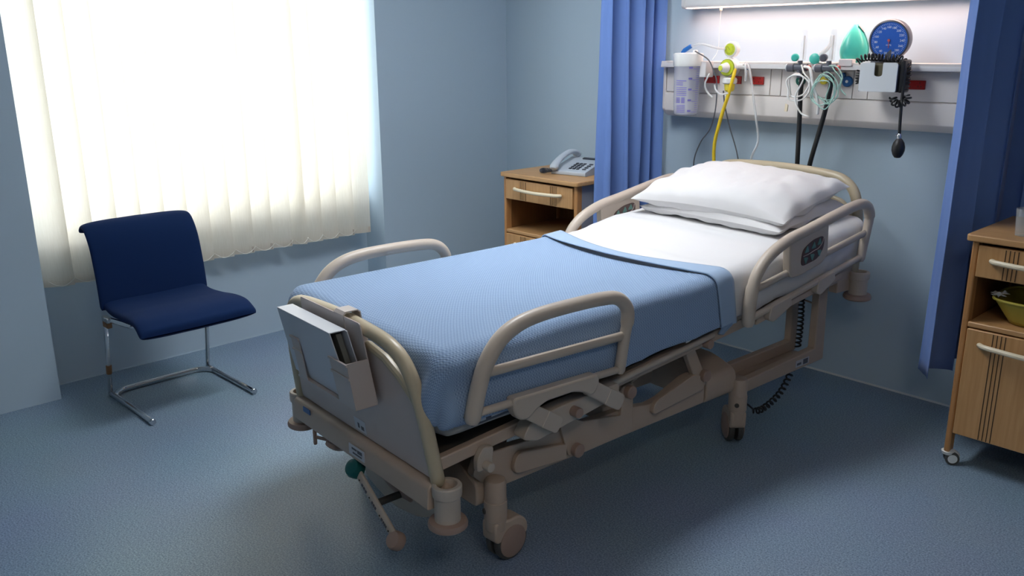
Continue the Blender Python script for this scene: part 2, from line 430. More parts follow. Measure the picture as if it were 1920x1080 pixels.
# ------------------------------------------------------------------ chair
ch = thing('visitor_chair', 'navy blue upholstered chair on a chrome floor frame under the window', 'chair', (-3.99, -2.39, 0), R(1.5))
HW = 0.245
for s in (-1, 1):
    y = s*(HW-0.008)
    # floor runner, rear corner bend and post
    MB().tube([(0.0, y, 0.014), (0.12, y, 0.014), (0.30, y, 0.014), (0.455, y, 0.014)], 0.011, 10, ry=0.013).build('floor_runner', 'chrome', ch)
    MB().tube([(0.005, y, 0.02), (0.028, y, 0.16), (0.052, y, 0.30), (0.066, y, 0.385)], 0.010, 10).build('post', 'chrome', ch)
    MB().tube([(0.062, y, 0.388), (0.14, y*0.97, 0.392), (0.30, y*0.9, 0.40)], 0.011, 10, ry=0.013).build('seat_bearer', 'chrome', ch)
    MB().cyl((0.455, y, 0.014), (0.47, y, 0.014), 0.014, 12).build('end_cap', 'chrome', ch)
MB().tube(cr_path([(0.06, -HW+0.008, 0.014), (0.012, -HW+0.05, 0.014), (0.0, -HW+0.11, 0.014), (0.0, HW-0.11, 0.014), (0.012, HW-0.05, 0.014), (0.06, HW-0.008, 0.014)], 5), 0.011, 10, ry=0.013).build('rear_rail', 'chrome', ch)
MB().cyl((0.020, -HW+0.008, 0.113), (0.0275, -HW+0.008, 0.157), 0.0125, 12).build('worn_patch', 'rust_tape', ch)
MB().box((0.06, -HW-0.004, 0.352), (0.115, -HW+0.018, 0.378)).build('corner_block', 'rust_tape', ch, bevel=0.003)
MB().box((0.06, -HW-0.006, 0.378), (0.125, -HW+0.02, 0.402)).build('seat_clip', 'chrome', ch, bevel=0.004)
# upholstered shell: one seat cushion, one back cushion, swept in profile (x,z) across y
def cushion(name, prof, thick, hw0, hw1, crown):
    n = len(prof)-1
    C = cr_path([(p[0], 0, p[1]) for p in prof], 6); N = len(C)
    nrm = []
    for i in range(N):
        t = (C[min(i+1, N-1)]-C[max(i-1, 0)]).normalized(); nrm.append(Vector((-t.z, 0, t.x)))
    K = 20
    def fn(i, j):
        a = 2*math.pi*i; q = j*(N-1); i0 = min(int(q), N-2); f = q-i0
        c = C[i0].lerp(C[i0+1], f); nn = nrm[i0].lerp(nrm[i0+1], f).normalized()
        hw = hw0+(hw1-hw0)*j
        ca, sa = math.cos(a), math.sin(a)
        yy = hw*math.copysign(abs(ca)**0.35, ca); th = thick*math.copysign(abs(sa)**0.75, sa)
        endf = min(1, math.sqrt(max(0, 1-((abs(j-0.5)-0.44)/0.06)**2))) if abs(j-0.5) > 0.44 else 1
        endf = max(endf, 0.12)
        return c+nn*(th*endf)+Vector((0, yy*(0.97+0.03*endf), 0))+nn*(crown*(1-(yy/hw)**2))
    return MB().grid(fn, 40, N*2).build(name, 'chair_fabric', ch, sharp=80)
cushion('seat', [(0.045, 0.447), (0.14, 0.432), (0.26, 0.436), (0.37, 0.446), (0.45, 0.440), (0.515, 0.402)], 0.030, 0.235, 0.262, -0.006)
cushion('backrest', [(0.062, 0.425), (0.058, 0.50), (0.045, 0.60), (0.022, 0.70), (-0.02, 0.768), (-0.062, 0.783), (-0.098, 0.755)], 0.019, 0.25, 0.245, -0.004)

# ------------------------------------------------------------------ hospital bed
BED_LOC = (-2.151, -2.189, 0); BED_ROT = -0.066
bed = thing('hospital_bed', 'beige adjustable hospital bed with raised side rails and castors', 'bed', BED_LOC, BED_ROT)
BM = Matrix.Translation(BED_LOC) @ Matrix.Rotation(BED_ROT, 4, 'Z')
def deck_z(y): return 0.437+0.0895*y
# --- base frame
def base_poly():
    return [(-0.085, 0.30), (-0.03, 0.245), (0.03, 0.228), (1.016, 0.232), (1.016, 0.30), (0.945, 0.368), (0.905, 0.366), (0.76, 0.318), (0.70, 0.312), (0.60, 0.330), (0.20, 0.345), (-0.06, 0.36)]
for s in (-1, 1):
    bx = s*0.345
    b = MB().prism(round_poly(base_poly(), 0.012, 3), 'x', bx-0.016, bx+0.016).build('base_beam', 'bed_frame', bed, bevel=0.003)
    xs = (0.361, 0.373) if s > 0 else (-0.373, -0.361)
    MB().prism(round_poly([(0.262, 0.36), (0.300, 0.246), (0.36, 0.236), (0.605, 0.24), (0.605, 0.425), (0.55, 0.425), (0.546, 0.32), (0.36, 0.352), (0.32, 0.375)], 0.01, 3), 'x', *xs).build('bracket', 'bed_frame', b, bevel=0.002)
    xs2 = (0.361, 0.380) if s > 0 else (-0.380, -0.361)
    MB().prism(round_poly([(0.055, 0.262), (0.285, 0.243), (0.285, 0.296), (0.075, 0.334)], [0.035, 0.008, 0.008, 0.035], 5), 'x', *xs2).build('lift_link', 'bed_frame', b, bevel=0.003)
    MB().prism(round_poly([(0.70, 0.275), (0.99, 0.300), (1.0, 0.345), (0.93, 0.375), (0.715, 0.325)], [0.03, 0.02, 0.02, 0.02, 0.03], 5), 'x', *xs2).build('lift_link', 'bed_frame', b, bevel=0.003)
    for y, z in ((0.33, 0.262), (0.576, 0.402), (0.985, 0.357)):
        xa = s*0.372; MB().cyl((xa, y, z), (xa+s*0.024, y, z), 0.0235, 20).build('pivot_cap', 'bumper_rubber', b)
    MB().prism([(0.862, 0.50), (0.915, 0.50), (0.995, 0.36), (0.94, 0.35)], 'x', s*0.362-0.012, s*0.362+0.012).build('lift_strut', 'bed_frame', b, bevel=0.004)
    MB().prism([(0.555, 0.40), (0.60, 0.42), (0.78, 0.478), (0.70, 0.482)], 'x', s*0.355-0.01, s*0.355+0.01).build('lift_arm', 'bed_frame', b, bevel=0.003)
MB().box((-0.30, 0.02, 0.262), (0.30, 0.10, 0.345)).box((-0.33, 0.50, 0.29), (0.33, 0.56, 0.35)).box((-0.16, 0.10, 0.27), (0.16, 0.95, 0.365)).build('motor_housing', 'bed_frame', bed, bevel=0.006)
# head cross-beam and curved shoulders to castors
MB().prism(round_poly([(-0.37, 0.225), (0.37, 0.225), (0.37, 0.325), (0.25, 0.365), (-0.25, 0.365), (-0.37, 0.325)], 0.03, 4), 'y', 1.02, 1.20).build('cross_beam', 'bed_frame', bed, bevel=0.006)
MB().prism(round_poly([(-0.365, 0.19), (0.365, 0.19), (0.365, 0.265), (0.22, 0.325), (-0.22, 0.325), (-0.365, 0.265)], 0.02, 4), 'y', -0.075, 0.02).build('cross_beam', 'bed_frame', bed, bevel=0.006)
MB().cyl((0.30, 0.62, 0.215), (0.30, 0.62, 0.245), 0.014, 12).build('adjusting_foot', 'dark_metal', bed)
# head-end U-frame carrying the lift column
for s in (-1, 1):
    xn, xf = s*0.36, s*0.235
    MB().prism(round_poly([(1.19, 0.212), (1.815, 0.222), (1.805, 0.56), (1.742, 0.56), (1.742, 0.285), (1.19, 0.262)], 0.008, 3), 'x', xn-0.018, xn+0.018).build('column_frame', 'bed_frame', bed, bevel=0.004)
    MB().prism(round_poly([(1.19, 0.225), (1.80, 0.235), (1.80, 0.56), (1.75, 0.56), (1.75, 0.285), (1.19, 0.275)], 0.008, 3), 'x', xf-0.016, xf+0.016).build('column_frame', 'bed_frame', bed, bevel=0.004)
    MB().box((min(xn, xf), 1.20, 0.222), (max(xn, xf), 1.79, 0.232)).build('tray', 'bed_frame', bed)
MB().tube([(0.36, 1.77, 0.47), (0.235, 1.77, 0.485)], 0.004, 8).build('hanger_rod', 'bed_frame', bed)
MB().box((0.379, 1.60, 0.232), (0.380, 1.70, 0.262)).build('rating_label', 'sticker_white', bed)
MB().box((0.3798, 1.61, 0.240), (0.3808, 1.64, 0.250)).box((0.3798, 1.655, 0.236), (0.3808, 1.69, 0.258)).build('label_print', 'print_grey', bed)
# --- upper frame (tilted slightly, foot end low)
for s in (-1, 1):
    MB().prism([(-0.25, deck_z(-0.25)-0.024), (1.95, deck_z(1.95)-0.024), (1.95, deck_z(1.95)+0.016), (-0.25, deck_z(-0.25)+0.016)], 'x', s*0.405-0.014, s*0.405+0.014).build('deck_rail', 'bed_frame', bed, bevel=0.004)
    MB().tube([(s*0.432, 0.30, deck_z(0.30)+0.008), (s*0.432, 0.95, deck_z(0.95)+0.014)], 0.011, 10).build('blanket_bar', 'bed_plastic', bed)
def deckfn(y0, y1, n=6):
    return MB().prism([(y0, deck_z(y0)+0.002), (y1, deck_z(y1)+0.002), (y1, deck_z(y1)+0.012), (y0, deck_z(y0)+0.012)], 'x', -0.39, 0.39)
for a, b in ((-0.24, 0.30), (0.33, 0.62), (0.65, 0.98)):
    deckfn(a, b).build('deck_panel', 'dark_metal', bed)
# raised back section of the deck
MB().prism([(1.01, 0.545), (1.93, 0.625), (1.93, 0.645), (1.01, 0.565)], 'x', -0.42, 0.42).build('back_section', 'bed_frame', bed, bevel=0.004)
MB().cyl((0.41, 0.93, 0.508), (0.445, 0.93, 0.508), 0.018, 14).build('deck_stop', 'bumper_rubber', bed)
# --- foot bar, corner bumpers
fb = MB().prism(round_poly([(-0.29, 0.285), (-0.285, 0.352), (-0.272, 0.362), (-0.225, 0.362), (-0.215, 0.35), (-0.215, 0.285)], 0.008, 3), 'x', -0.42, 0.42).build('foot_bar', 'bed_frame', bed, bevel=0.003)
MB().box((-0.335, -0.2915, 0.338), (-0.285, -0.289, 0.356)).build('badge', 'sticker_blue', fb)
MB().box((-0.02, -0.2915, 0.300), (0.075, -0.2885, 0.336)).build('rating_plate', 'sticker_white', fb)
MB().box((0.0, -0.2925, 0.322), (0.03, -0.2912, 0.328)).box((0.035, -0.2925, 0.318), (0.062, -0.2912, 0.329)).box((0.005, -0.2925, 0.308), (0.06, -0.2912, 0.313)).build('plate_print', 'print_grey', fb)
def corner(x, y, zt, k=0.68):
    b = MB().lathe([(r_, h_*k) for r_, h_ in [(0.0375, -0.170), (0.0375, -0.062), (0.0385, -0.056), (0.042, -0.050), (0.043, -0.042), (0.043, -0.006), (0.040, 0.0), (0.030, 0.0), (0.027, -0.02), (0.026, -0.06), (0.001, -0.06)]], (x, y, zt), seg=28, cap=False).build('corner_socket', 'bed_plastic', bed, sharp=22)
    z_ = zt-0.165*k+0.163
    MB().lathe([(0.030, -0.160), (0.054, -0.163), (0.058, -0.171), (0.057, -0.180), (0.050, -0.186), (0.02, -0.188)], (x, y, z_), seg=28).build('bumper_disc', 'bumper_rubber', b)
    MB().lathe([(0.024, -0.038), (0.024, -0.034)], (x, y, zt), seg=16).build('socket_floor', 'dark_hole', b)
    return b
for s in (-1, 1):
    corner(s*0.447, -0.240, 0.365)
    corner(s*0.445, 1.925, 0.610, 0.60)
    MB().tube([(s*0.395, -0.215, 0.335), (s*0.43, -0.235, 0.335)], 0.02, 10).build('bumper_arm', 'bed_frame', bed)
    MB().prism([(1.80, 0.53), (1.90, 0.525), (1.94, 0.535), (1.94, 0.585), (1.80, 0.585)], 'x', s*0.40-0.02, s*0.40+0.02).build('bumper_arm', 'bed_frame', bed, bevel=0.004)
MB().box((-0.42, 1.90, 0.535), (0.42, 1.955, 0.585)).build('head_bar', 'bed_frame', bed, bevel=0.006)
# under-bar knob, bracket hook near the foot
kn = MB().lathe([(0.006, -0.018), (0.040, -0.014), (0.055, 0.0), (0.048, 0.012), (0.012, 0.018)], (-0.175, -0.235, 0.262), seg=20).build('crank_knob', 'bumper_rubber', bed)
MB().tube([(-0.215, -0.26, 0.262), (-0.272, -0.285, 0.262)], 0.006, 8).tube([(-0.272, -0.285, 0.285), (-0.272, -0.285, 0.238)], 0.007, 8).build('crank_pin', 'bumper_rubber', kn)
hk = MB().prism(round_poly([(-0.125, 0.355), (-0.07, 0.36), (-0.065, 0.425), (-0.10, 0.43), (-0.125, 0.40)], 0.012, 3), 'x', 0.418, 0.440).build('hook_bracket', 'bed_plastic', bed, bevel=0.003)
MB().cyl((0.43, -0.095, 0.372), (0.466, -0.095, 0.372), 0.015, 14).build('pin', 'bed_plastic', hk)
# lower cover below the foot bar with a recessed grip
cv = MB().prism(round_poly([(-0.125, 0.30), (-0.125, 0.148), (-0.02, 0.118), (0.06, 0.105), (0.20, 0.125), (0.34, 0.19), (0.35, 0.30)], 0.035, 5), 'y', -0.185, -0.150).build('foot_cover', 'bed_plastic', bed, bevel=0.006)
MB().tube(cr_path([(0.0, -0.187, 0.215), (0.05, -0.191, 0.196), (0.11, -0.191, 0.186), (0.17, -0.187, 0.186)], 4), 0.019, 12, ry=0.010, up=(0,1,0)).build('grip', 'bumper_rubber', cv)
# brake pedal bar
pd = MB().tube([(0.012, -0.285, 0.249), (0.232, -0.285, 0.107)], 0.019, 12, ry=0.010, up=(0,1,0)).build('brake_pedal', 'bed_plastic', bed)
MB().lathe([(0.018, -0.022), (0.031, -0.018), (0.032, 0.004), (0.026, 0.016), (0.012, 0.021)], (0.006, -0.290, 0.255), (0.10, -0.80, 0.6), 24).build('pedal_cap', 'green_cap', pd)
MB().lathe([(0.018, -0.020), (0.029, -0.016), (0.030, 0.004), (0.025, 0.014), (0.012, 0.018)], (0.236, -0.290, 0.104), (0.10, -0.80, 0.6), 24).build('pedal_cap', 'bumper_rubber', pd)
MB().cyl((0.122, -0.275, 0.178), (0.122, -0.165, 0.178), 0.012, 12).build('pedal_shaft', 'dark_metal', pd)
pm = MB()
for t in (0.14, 0.40, 0.66, 0.88):
    pm.cyl((0.012+0.22*t, -0.2935, 0.249-0.142*t), (0.012+0.22*t, -0.2965, 0.249-0.142*t), 0.0032, 10)
pm.build('pedal_rivets', 'dark_hole', pd)
pm = MB()
mrot = Matrix.Rotation(math.atan2(0.142, 0.22), 4, 'Y')
for t0, t1 in ((0.2, 0.34), (0.46, 0.58), (0.70, 0.74), (0.75, 0.84)):
    for q in range(3):
        ta = t0+(t1-t0)*q/3; tb = ta+(t1-t0)*0.25; tm = (ta+tb)/2; L = (tb-ta)*0.262/2
        pm.box((-L, -0.0012, -0.0045), (L, 0.0012, 0.0045), Matrix.Translation((0.012+0.22*tm, -0.2952, 0.249-0.142*tm)) @ mrot)
pm.build('pedal_print', 'print_grey', pd)
# --- castors
def castor(x, y, rz, colh=0.285):
    m = Matrix.Translation((x, y, 0)) @ Matrix.Rotation(rz, 4, 'Z')
    c = MB().lathe([(0.020, colh), (0.030, colh-0.004), (0.034, colh-0.014), (0.034, colh-0.072), (0.0362, colh-0.074), (0.0362, 0.150), (0.034, 0.148), (0.034, 0.118), (0.0325, 0.114)], (0, -0.022, 0), seg=24)
    c = c.xf(m).build('castor', 'bed_frame', bed)
    MB().prism(round_poly([(-0.050, 0.075), (0.0, 0.075), (0.055, 0.062), (0.088, 0.07), (0.085, 0.115), (0.05, 0.142), (0.012, 0.140), (-0.052, 0.150)], 0.02, 4), 'x', -0.031, 0.031).xf(m).build('fork', 'bed_frame', c, bevel=0.006)
    for s in (-1, 1):
        wm = MB().lathe([(0.05, s*0.006), (0.060, s*0.007), (0.0635, s*0.012), (0.0635, s*0.024), (0.060, s*0.029), (0.054, s*0.030)], (0, 0.022, 0.0635), (1, 0, 0), 32).xf(m).build('wheel', 'tyre', c)
        MB().lathe([(0.053, s*0.0295), (0.053, s*0.033), (0.045, s*0.036), (0.004, s*0.037)], (0, 0.022, 0.0635), (1, 0, 0), 32).xf(m).build('hub_disc', 'bumper_rubber', c)
    MB().cyl((-0.012, -0.055, colh-0.105), (-0.014, -0.0605, colh-0.105), 0.009, 14).xf(m).build('bolt', 'dark_metal', c)
    return c
castor(0.388, 0.0, R(4)); castor(-0.388, 0.0, R(-15)); castor(0.352, 1.235, R(52)); castor(-0.352, 1.235, R(30))
# --- footboard
def fbm(x, v, d=0.0):   # board coordinates -> bed coordinates, board leaning outward
    return (x, -0.250-0.135*v-d, 0.366+v)
tub = [(0.418, 0.0), (0.412, 0.06), (0.402, 0.16), (0.388, 0.24), (0.368, 0.305), (0.335, 0.352), (0.285, 0.380), (0.22, 0.392), (0.10, 0.400), (0.0, 0.402)]
tub = tub+[(-x, v) for x, v in tub[-2::-1]]
ft = MB().tube([fbm(*p) for p in cr_path([(x, v, 0) for x, v in tub], 4) for p in [(p.x, p.y)]], 0.021, 14, up=(0,1,0)).build('footboard', 'bed_yellow', bed)
pp = [(0.400, 0.0), (0.385, 0.16), (0.368, 0.225), (0.31, 0.285), (0.24, 0.325), (0.14, 0.335), (0.12, 0.40), (-0.12, 0.40), (-0.14, 0.335), (-0.24, 0.325), (-0.31, 0.285), (-0.368, 0.225), (-0.385, 0.16), (-0.400, 0.0)]
pp = round_poly(pp, 0.02, 4); n = len(pp)
b_ = MB(); b_.add([fbm(x, v, 0.010) for x, v in pp]+[fbm(x, v, -0.012) for x, v in pp], [tuple(range(n)), tuple(range(n, 2*n))[::-1]]+[(k, n+k, n+(k+1) % n, (k+1) % n) for k in range(n)])
b_.build('board_panel', 'bed_panel', ft, bevel=0.004)
for s in (-1, 1):
    MB().tube([fbm(s*x, v) for x, v in ((0.395, 0.20), (0.36, 0.245), (0.31, 0.29), (0.24, 0.328), (0.15, 0.345))], 0.014, 10, up=(0,1,0)).build('inner_rail', 'bed_yellow', ft)
q = MB(); q.add([fbm(x, v, 0.0112) for x, v in ((-0.02, 0.012), (0.05, 0.012), (0.05, 0.055), (-0.02, 0.055))], [(0, 1, 2, 3)]); q.build('warning_label', 'sticker_white', ft)
q = MB()
for a, b, c, d in ((0.0, 0.022, 0.012, 0.04), (0.02, 0.02, 0.038, 0.034)):
    q.add([fbm(x, v, 0.0118) for x, v in ((a, b), (c, b), (c, d), (a, d))], [(0, 1, 2, 3)])
q.build('label_print', 'print_grey', ft)
# --- headboard
hb = [(0.415, 0.60), (0.412, 0.70), (0.405, 0.80), (0.392, 0.88), (0.365, 0.945), (0.315, 0.983), (0.25, 0.998), (0.12, 1.006), (0.0, 1.008)]
hb = hb+[(-x, v) for x, v in hb[-2::-1]]
hy = lambda z: 1.925+0.08*(z-0.6)
hd = MB().tube([(p.x, hy(p.y), p.y) for p in cr_path([(x, v, 0) for x, v in hb], 4)], 0.022, 14, up=(0,1,0)).build('headboard', 'bed_yellow', bed)
hp = round_poly([(0.395, 0.60), (0.385, 0.83), (0.33, 0.90), (0.20, 0.93), (-0.20, 0.93), (-0.33, 0.90), (-0.385, 0.83), (-0.395, 0.60)], 0.03, 4); n = len(hp)
b_ = MB(); b_.add([(x, hy(v)-0.012, v) for x, v in hp]+[(x, hy(v)+0.012, v) for x, v in hp], [tuple(range(n)), tuple(range(n, 2*n))[::-1]]+[(k, n+k, n+(k+1) % n, (k+1) % n) for k in range(n)])
b_.build('board_panel', 'bed_yellow', hd, bevel=0.004)
# --- side rails
def foot_rail(s):
    X = s*0.49
    pts = [(-0.178, 0.560), (-0.153, 0.650), (-0.124, 0.715), (-0.077, 0.768), (-0.013, 0.798), (0.072, 0.810), (0.20, 0.812), (0.322, 0.808), (0.385, 0.797), (0.425, 0.765), (0.436, 0.725), (0.424, 0.660), (0.406, 0.557)]
    P = cr_path([(X, y, z) for y, z in pts], 6)
    rad = []
    for p in P:
        t = (p.y+0.18)/0.6; rad.append(1.12-0.12*min(1, max(0, t*2)) if p.y < 0.3 else (1.0 if p.z > 0.70 else 0.84))
    r = MB().tube(P, 0.0215, 14, rad=rad, up=(1,0,0)).build('side_rail', 'bed_plastic', bed)
    MB().tube([(X, -0.128, 0.682), (X, 0.15, 0.675), (X, 0.43, 0.668)], 0.010, 10, ry=0.0155).build('middle_bar', 'bed_plastic', r)
    MB().tube([(X, -0.165, 0.571), (X, 0.10, 0.565), (X, 0.405, 0.560)], 0.012, 10).build('lower_bar', 'bed_plastic', r)
    hs = round_poly([(-0.045, 0.586), (0.292, 0.577), (0.300, 0.553), (0.285, 0.520), (0.262, 0.512), (0.235, 0.530), (0.19, 0.545), (0.08, 0.545), (0.045, 0.532), (0.012, 0.508), (-0.020, 0.512), (-0.042, 0.54)], 0.014, 3)
    MB().prism(hs, 'x', X-0.019, X+0.019).build('rail_housing', 'bed_plastic', r, bevel=0.006)
    for y0, z0, y1, z1 in ((0.015, 0.532, 0.138, 0.449), (0.268, 0.536, 0.408, 0.447)):
        d = Vector((0, y1-y0, z1-z0)).normalized(); w_ = Vector((0, -d.z, d.y))*0.026
        a = Vector((0, y0, z0)); b = Vector((0, y1, z1))
        q = [(v.y, v.z) for v in (a-w_, b-w_, b+w_, a+w_)]
        MB().prism(round_poly(q, [0.004, 0.018, 0.018, 0.004], 5), 'x', X-0.012, X+0.012).build('link_arm', 'bed_plastic', r, bevel=0.004)
        m_ = a.lerp(b, 0.55)
        q = [(v.y, v.z) for v in (m_-w_*1.06, b+d*0.004-w_*1.06, b+d*0.004+w_*1.06, m_+w_*1.06)]
        MB().prism(round_poly(q, [0.003, 0.018, 0.018, 0.003], 5), 'x', X-0.014, X+0.014).build('link_cap', 'bed_plastic', r, bevel=0.004)
    # mounting plate on the deck behind the arms
    x0, x1 = sorted((s*0.420, s*0.470))
    MB().prism(round_poly([(0.02, 0.425), (0.075, 0.405), (0.43, 0.455), (0.43, 0.500), (0.16, 0.49), (0.05, 0.47)], 0.015, 3), 'x', x0, x1).build('mounting_plate', 'bed_plastic', r, bevel=0.004)
    MB().cyl((s*0.465, 0.225, 0.462), (s*0.500, 0.225, 0.462), 0.017, 16).build('release_knob', 'bumper_rubber', r)
    return r
def head_rail(s):
    X = s*0.49
    pts = [(1.078, 0.572), (1.083, 0.655), (1.106, 0.737), (1.173, 0.800), (1.291, 0.845), (1.44, 0.870), (1.622, 0.902), (1.766, 0.922), (1.830, 0.914), (1.864, 0.887), (1.872, 0.845), (1.852, 0.766), (1.835, 0.690)]
    P = cr_path([(X, y, z) for y, z in pts], 6)
    rad = [1.12 if p.z < 0.70 and p.y < 1.2 else (1.0 if p.y < 1.7 or p.z > 0.86 else 0.85) for p in P]
    r = MB().tube(P, 0.0215, 14, rad=rad, up=(1,0,0)).build('side_rail', 'bed_plastic', bed)
    MB().tube([(X, 1.098, 0.690), (X, 1.37, 0.728)], 0.010, 10, ry=0.0145).build('middle_bar', 'bed_plastic', r)
    MB().tube([(X, 1.53, 0.750), (X, 1.86, 0.797)], 0.010, 10, ry=0.0145).build('middle_bar', 'bed_plastic', r)
    MB().tube([(X, 1.085, 0.583), (X, 1.45, 0.638), (X, 1.84, 0.698)], 0.013, 10).build('lower_bar', 'bed_plastic', r)
    pn = round_poly([(1.285, 0.838), (1.30, 0.700), (1.36, 0.700), (1.52, 0.725), (1.552, 0.76), (1.54, 0.885), (1.44, 0.868)], [0.01, 0.03, 0.02, 0.04, 0.03, 0.01, 0.01], 4)
    MB().prism(pn, 'x', X-0.016, X+0.016).build('control_housing', 'bed_plastic', r, bevel=0.004)
    ov = round_poly([(1.365, 0.735), (1.475, 0.750), (1.515, 0.790), (1.510, 0.838), (1.435, 0.830), (1.368, 0.800)], 0.024, 5)
    for f in (s, -s):
        xo = sorted((X+f*0.0155, X+f*0.0185)); MB().prism(ov, 'x', *xo).build('control_panel', 'control_dark', r)
        xo2 = sorted((X+f*0.018, X+f*0.0205))
        for y, z, u in ((1.395, 0.798, 1), (1.44, 0.808, 1), (1.478, 0.817, 1), (1.392, 0.757, -1), (1.435, 0.764, -1), (1.482, 0.773, -1)):
            MB().prism(round_poly([(y-0.016, z-0.012*u), (y+0.016, z-0.010*u), (y+0.002, z+0.017*u)], 0.006, 2), 'x', *xo2).build('button', 'button_teal', r)
        xl = X+f*0.0195
        MB().tube(cr_path([(xl, 1.375, 0.775), (xl, 1.41, 0.779), (xl, 1.445, 0.787), (xl, 1.475, 0.793), (xl, 1.498, 0.810), (xl, 1.503, 0.828)], 4), 0.0016, 6).build('divider_line', 'control_line', r)
    for y0, y1, dz in ((1.20, 1.325, 0.0), (1.51, 1.62, 0.0)):
        z0 = 0.583+(y0-1.085)*0.1523
        q = round_poly([(y0, z0+0.010), (y1, z0+0.028), (y1+0.01, z0-0.01), (y0+0.02, z0-0.055), (y0-0.01, z0-0.04)], 0.012, 4)
        MB().prism(q, 'x', X-0.013, X+0.015).build('link_cap', 'bed_plastic', r, bevel=0.004)
    x0, x1 = sorted((s*0.42, s*0.478))
    MB().prism([(1.15, 0.542), (1.72, 0.618), (1.72, 0.645), (1.15, 0.572)], 'x', x0, x1).build('mounting_plate', 'bed_frame', r, bevel=0.004)
    return r
foot_rail(1); foot_rail(-1); head_rail(1); head_rail(-1)
# --- coiled cable at the head end
def coil(path, rc, rw, turns, seg=6, n=None):
    P = cr_path(path, 12); L = [0]
    for a, b in zip(P[:-1], P[1:]): L.append(L[-1]+(b-a).length)
    n = n or int(turns*12); out = []
    u = None; j = 0
    for i in range(n+1):
        s_ = L[-1]*i/n
        while j < len(P)-2 and L[j+1] < s_: j += 1
        f = (s_-L[j])/max(1e-9, L[j+1]-L[j]); c = P[j].lerp(P[j+1], f); t = (P[j+1]-P[j]).normalized()
        if u is None: u = t.orthogonal().normalized()
        u = (u-t*u.dot(t)).normalized(); w_ = t.cross(u); a = 2*math.pi*turns*i/n
        out.append(c+(u*math.cos(a)+w_*math.sin(a))*rc)
    return out
cb = coil([(0.30, 1.72, 0.56), (0.30, 1.735, 0.46), (0.30, 1.74, 0.36), (0.30, 1.735, 0.275)], 0.011, 0.003, 15)
MB().tube(cb, 0.0042, 6).build('coiled_cable', 'black_rubber', bed)
cb = coil([(0.33, 1.66, 0.225), (0.345, 1.62, 0.19), (0.36, 1.53, 0.132), (0.365, 1.42, 0.100), (0.37, 1.345, 0.105)], 0.011, 0.003, 14)
MB().tube(cb+[Vector((0.37, 1.335, 0.115)), Vector((0.365, 1.30, 0.145)), Vector((0.36, 1.27, 0.165))], 0.0042, 6).build('coiled_cable', 'black_rubber', bed)

# ------------------------------------------------------------------ bedding
def lerp_tab(tab, y):
    if y <= tab[0][0]: return tab[0][1]
    for (a, va), (b, vb) in zip(tab[:-1], tab[1:]):
        if y <= b:
            t = (y-a)/(b-a); t = t*t*(3-2*t); return va+(vb-va)*t
    return tab[-1][1]
TOP = [(-0.3, 0.745), (0.3, 0.748), (0.85, 0.752), (1.05, 0.765), (1.35, 0.806), (1.65, 0.825), (1.95, 0.845)]
BOT = [(-0.3, 0.472), (0.0, 0.480), (0.3, 0.498), (0.7, 0.534), (1.05, 0.572), (1.3, 0.60), (1.95, 0.652)]
mt = MB()
def matfn(i, j):
    y = -0.245+2.13*j; a = 2*math.pi*i
    e = min(1, (1-abs(2*j-1))*2.13/0.05); e = 0.86+0.14*math.sqrt(max(0, 1-(1-e)**2))
    ca, sa = math.cos(a), math.sin(a); zt, zb = lerp_tab(TOP, y), lerp_tab(BOT, y); zc = (zt+zb)/2; h = (zt-zb)/2-0.004
    tp = min(1, (1-abs(2*j-1))*2.13/0.13); tp = 1-0.10*(1-math.sqrt(max(0, 1-(1-tp)**2)))
    return (0.446*math.copysign(abs(ca)**0.22, ca)*tp, y, zc+h*e*math.copysign(abs(sa)**0.22, sa))
mt.grid(matfn, 48, 60)
mt.add([matfn(i/48, 0) for i in range(48)], [tuple(range(48))]).add([matfn(i/48, 1) for i in range(48)], [tuple(range(48))])
mo = tag(mt.xf(BM).build('mattress', 'mattress', sharp=60), 'grey mattress showing below the blue blanket at the foot of the bed', 'mattress')
tg = MB()
tg.prism(round_poly([(-0.155, 0.512), (0.055, 0.522), (0.055, 0.545), (-0.15, 0.542)], 0.01, 3), 'x', 0.4475, 0.4495).xf(BM).build('maker_label', 'print_grey', mo)
tg = MB(); tg.prism([(-0.12, 0.520), (-0.10, 0.521), (-0.10, 0.534), (-0.12, 0.533)], 'x', 0.449, 0.4503).prism([(-0.08, 0.523), (0.03, 0.53), (0.03, 0.536), (-0.08, 0.529)], 'x', 0.449, 0.4503)
tg.xf(BM).build('label_print', 'sticker_white', mo)

def drape(hw, L0, L1, off, r, zlow, y_edge, wr, foot):
    # returns fn(u,v): lateral arc u (signed), v arc from the head-side edge to the foot
    def fn(u, v):
        y = y_edge(u)-v
        du = max(0.0, abs(u)-(hw-r)); dv = max(0.0, (L0+r)-y) if foot else 0.0
        D = math.hypot(du, dv); sx = math.copysign(1, u)
        bx = sx*min(abs(u), hw-r) ; by = max(y, L0+r) if foot else y
        if D > 1e-9:
            h = r*math.sin(min(D/r, math.pi/2)); drop = r*(1-math.cos(min(D/r, math.pi/2)))+max(0, D-r*math.pi/2)
            bx += sx*h*du/D; by -= h*dv/D
            nx, ny = sx*du/D, -dv/D
        else: drop = 0; nx = ny = 0
        yt = max(y, L0)
        z0 = lerp_tab(TOP, yt)+off
        zl = zlow(yt)
        z = z0-drop
        wz, wn_ = wr(bx, by, drop, u, v)
        if z < zl:
            ex = min(zl-z, 0.06); bx -= nx*ex; by -= ny*ex; z = zl
        z += wz*max(0, 1-drop/0.05)
        bx += nx*wn_; by += ny*wn_
        return (bx, by, z)
    return fn
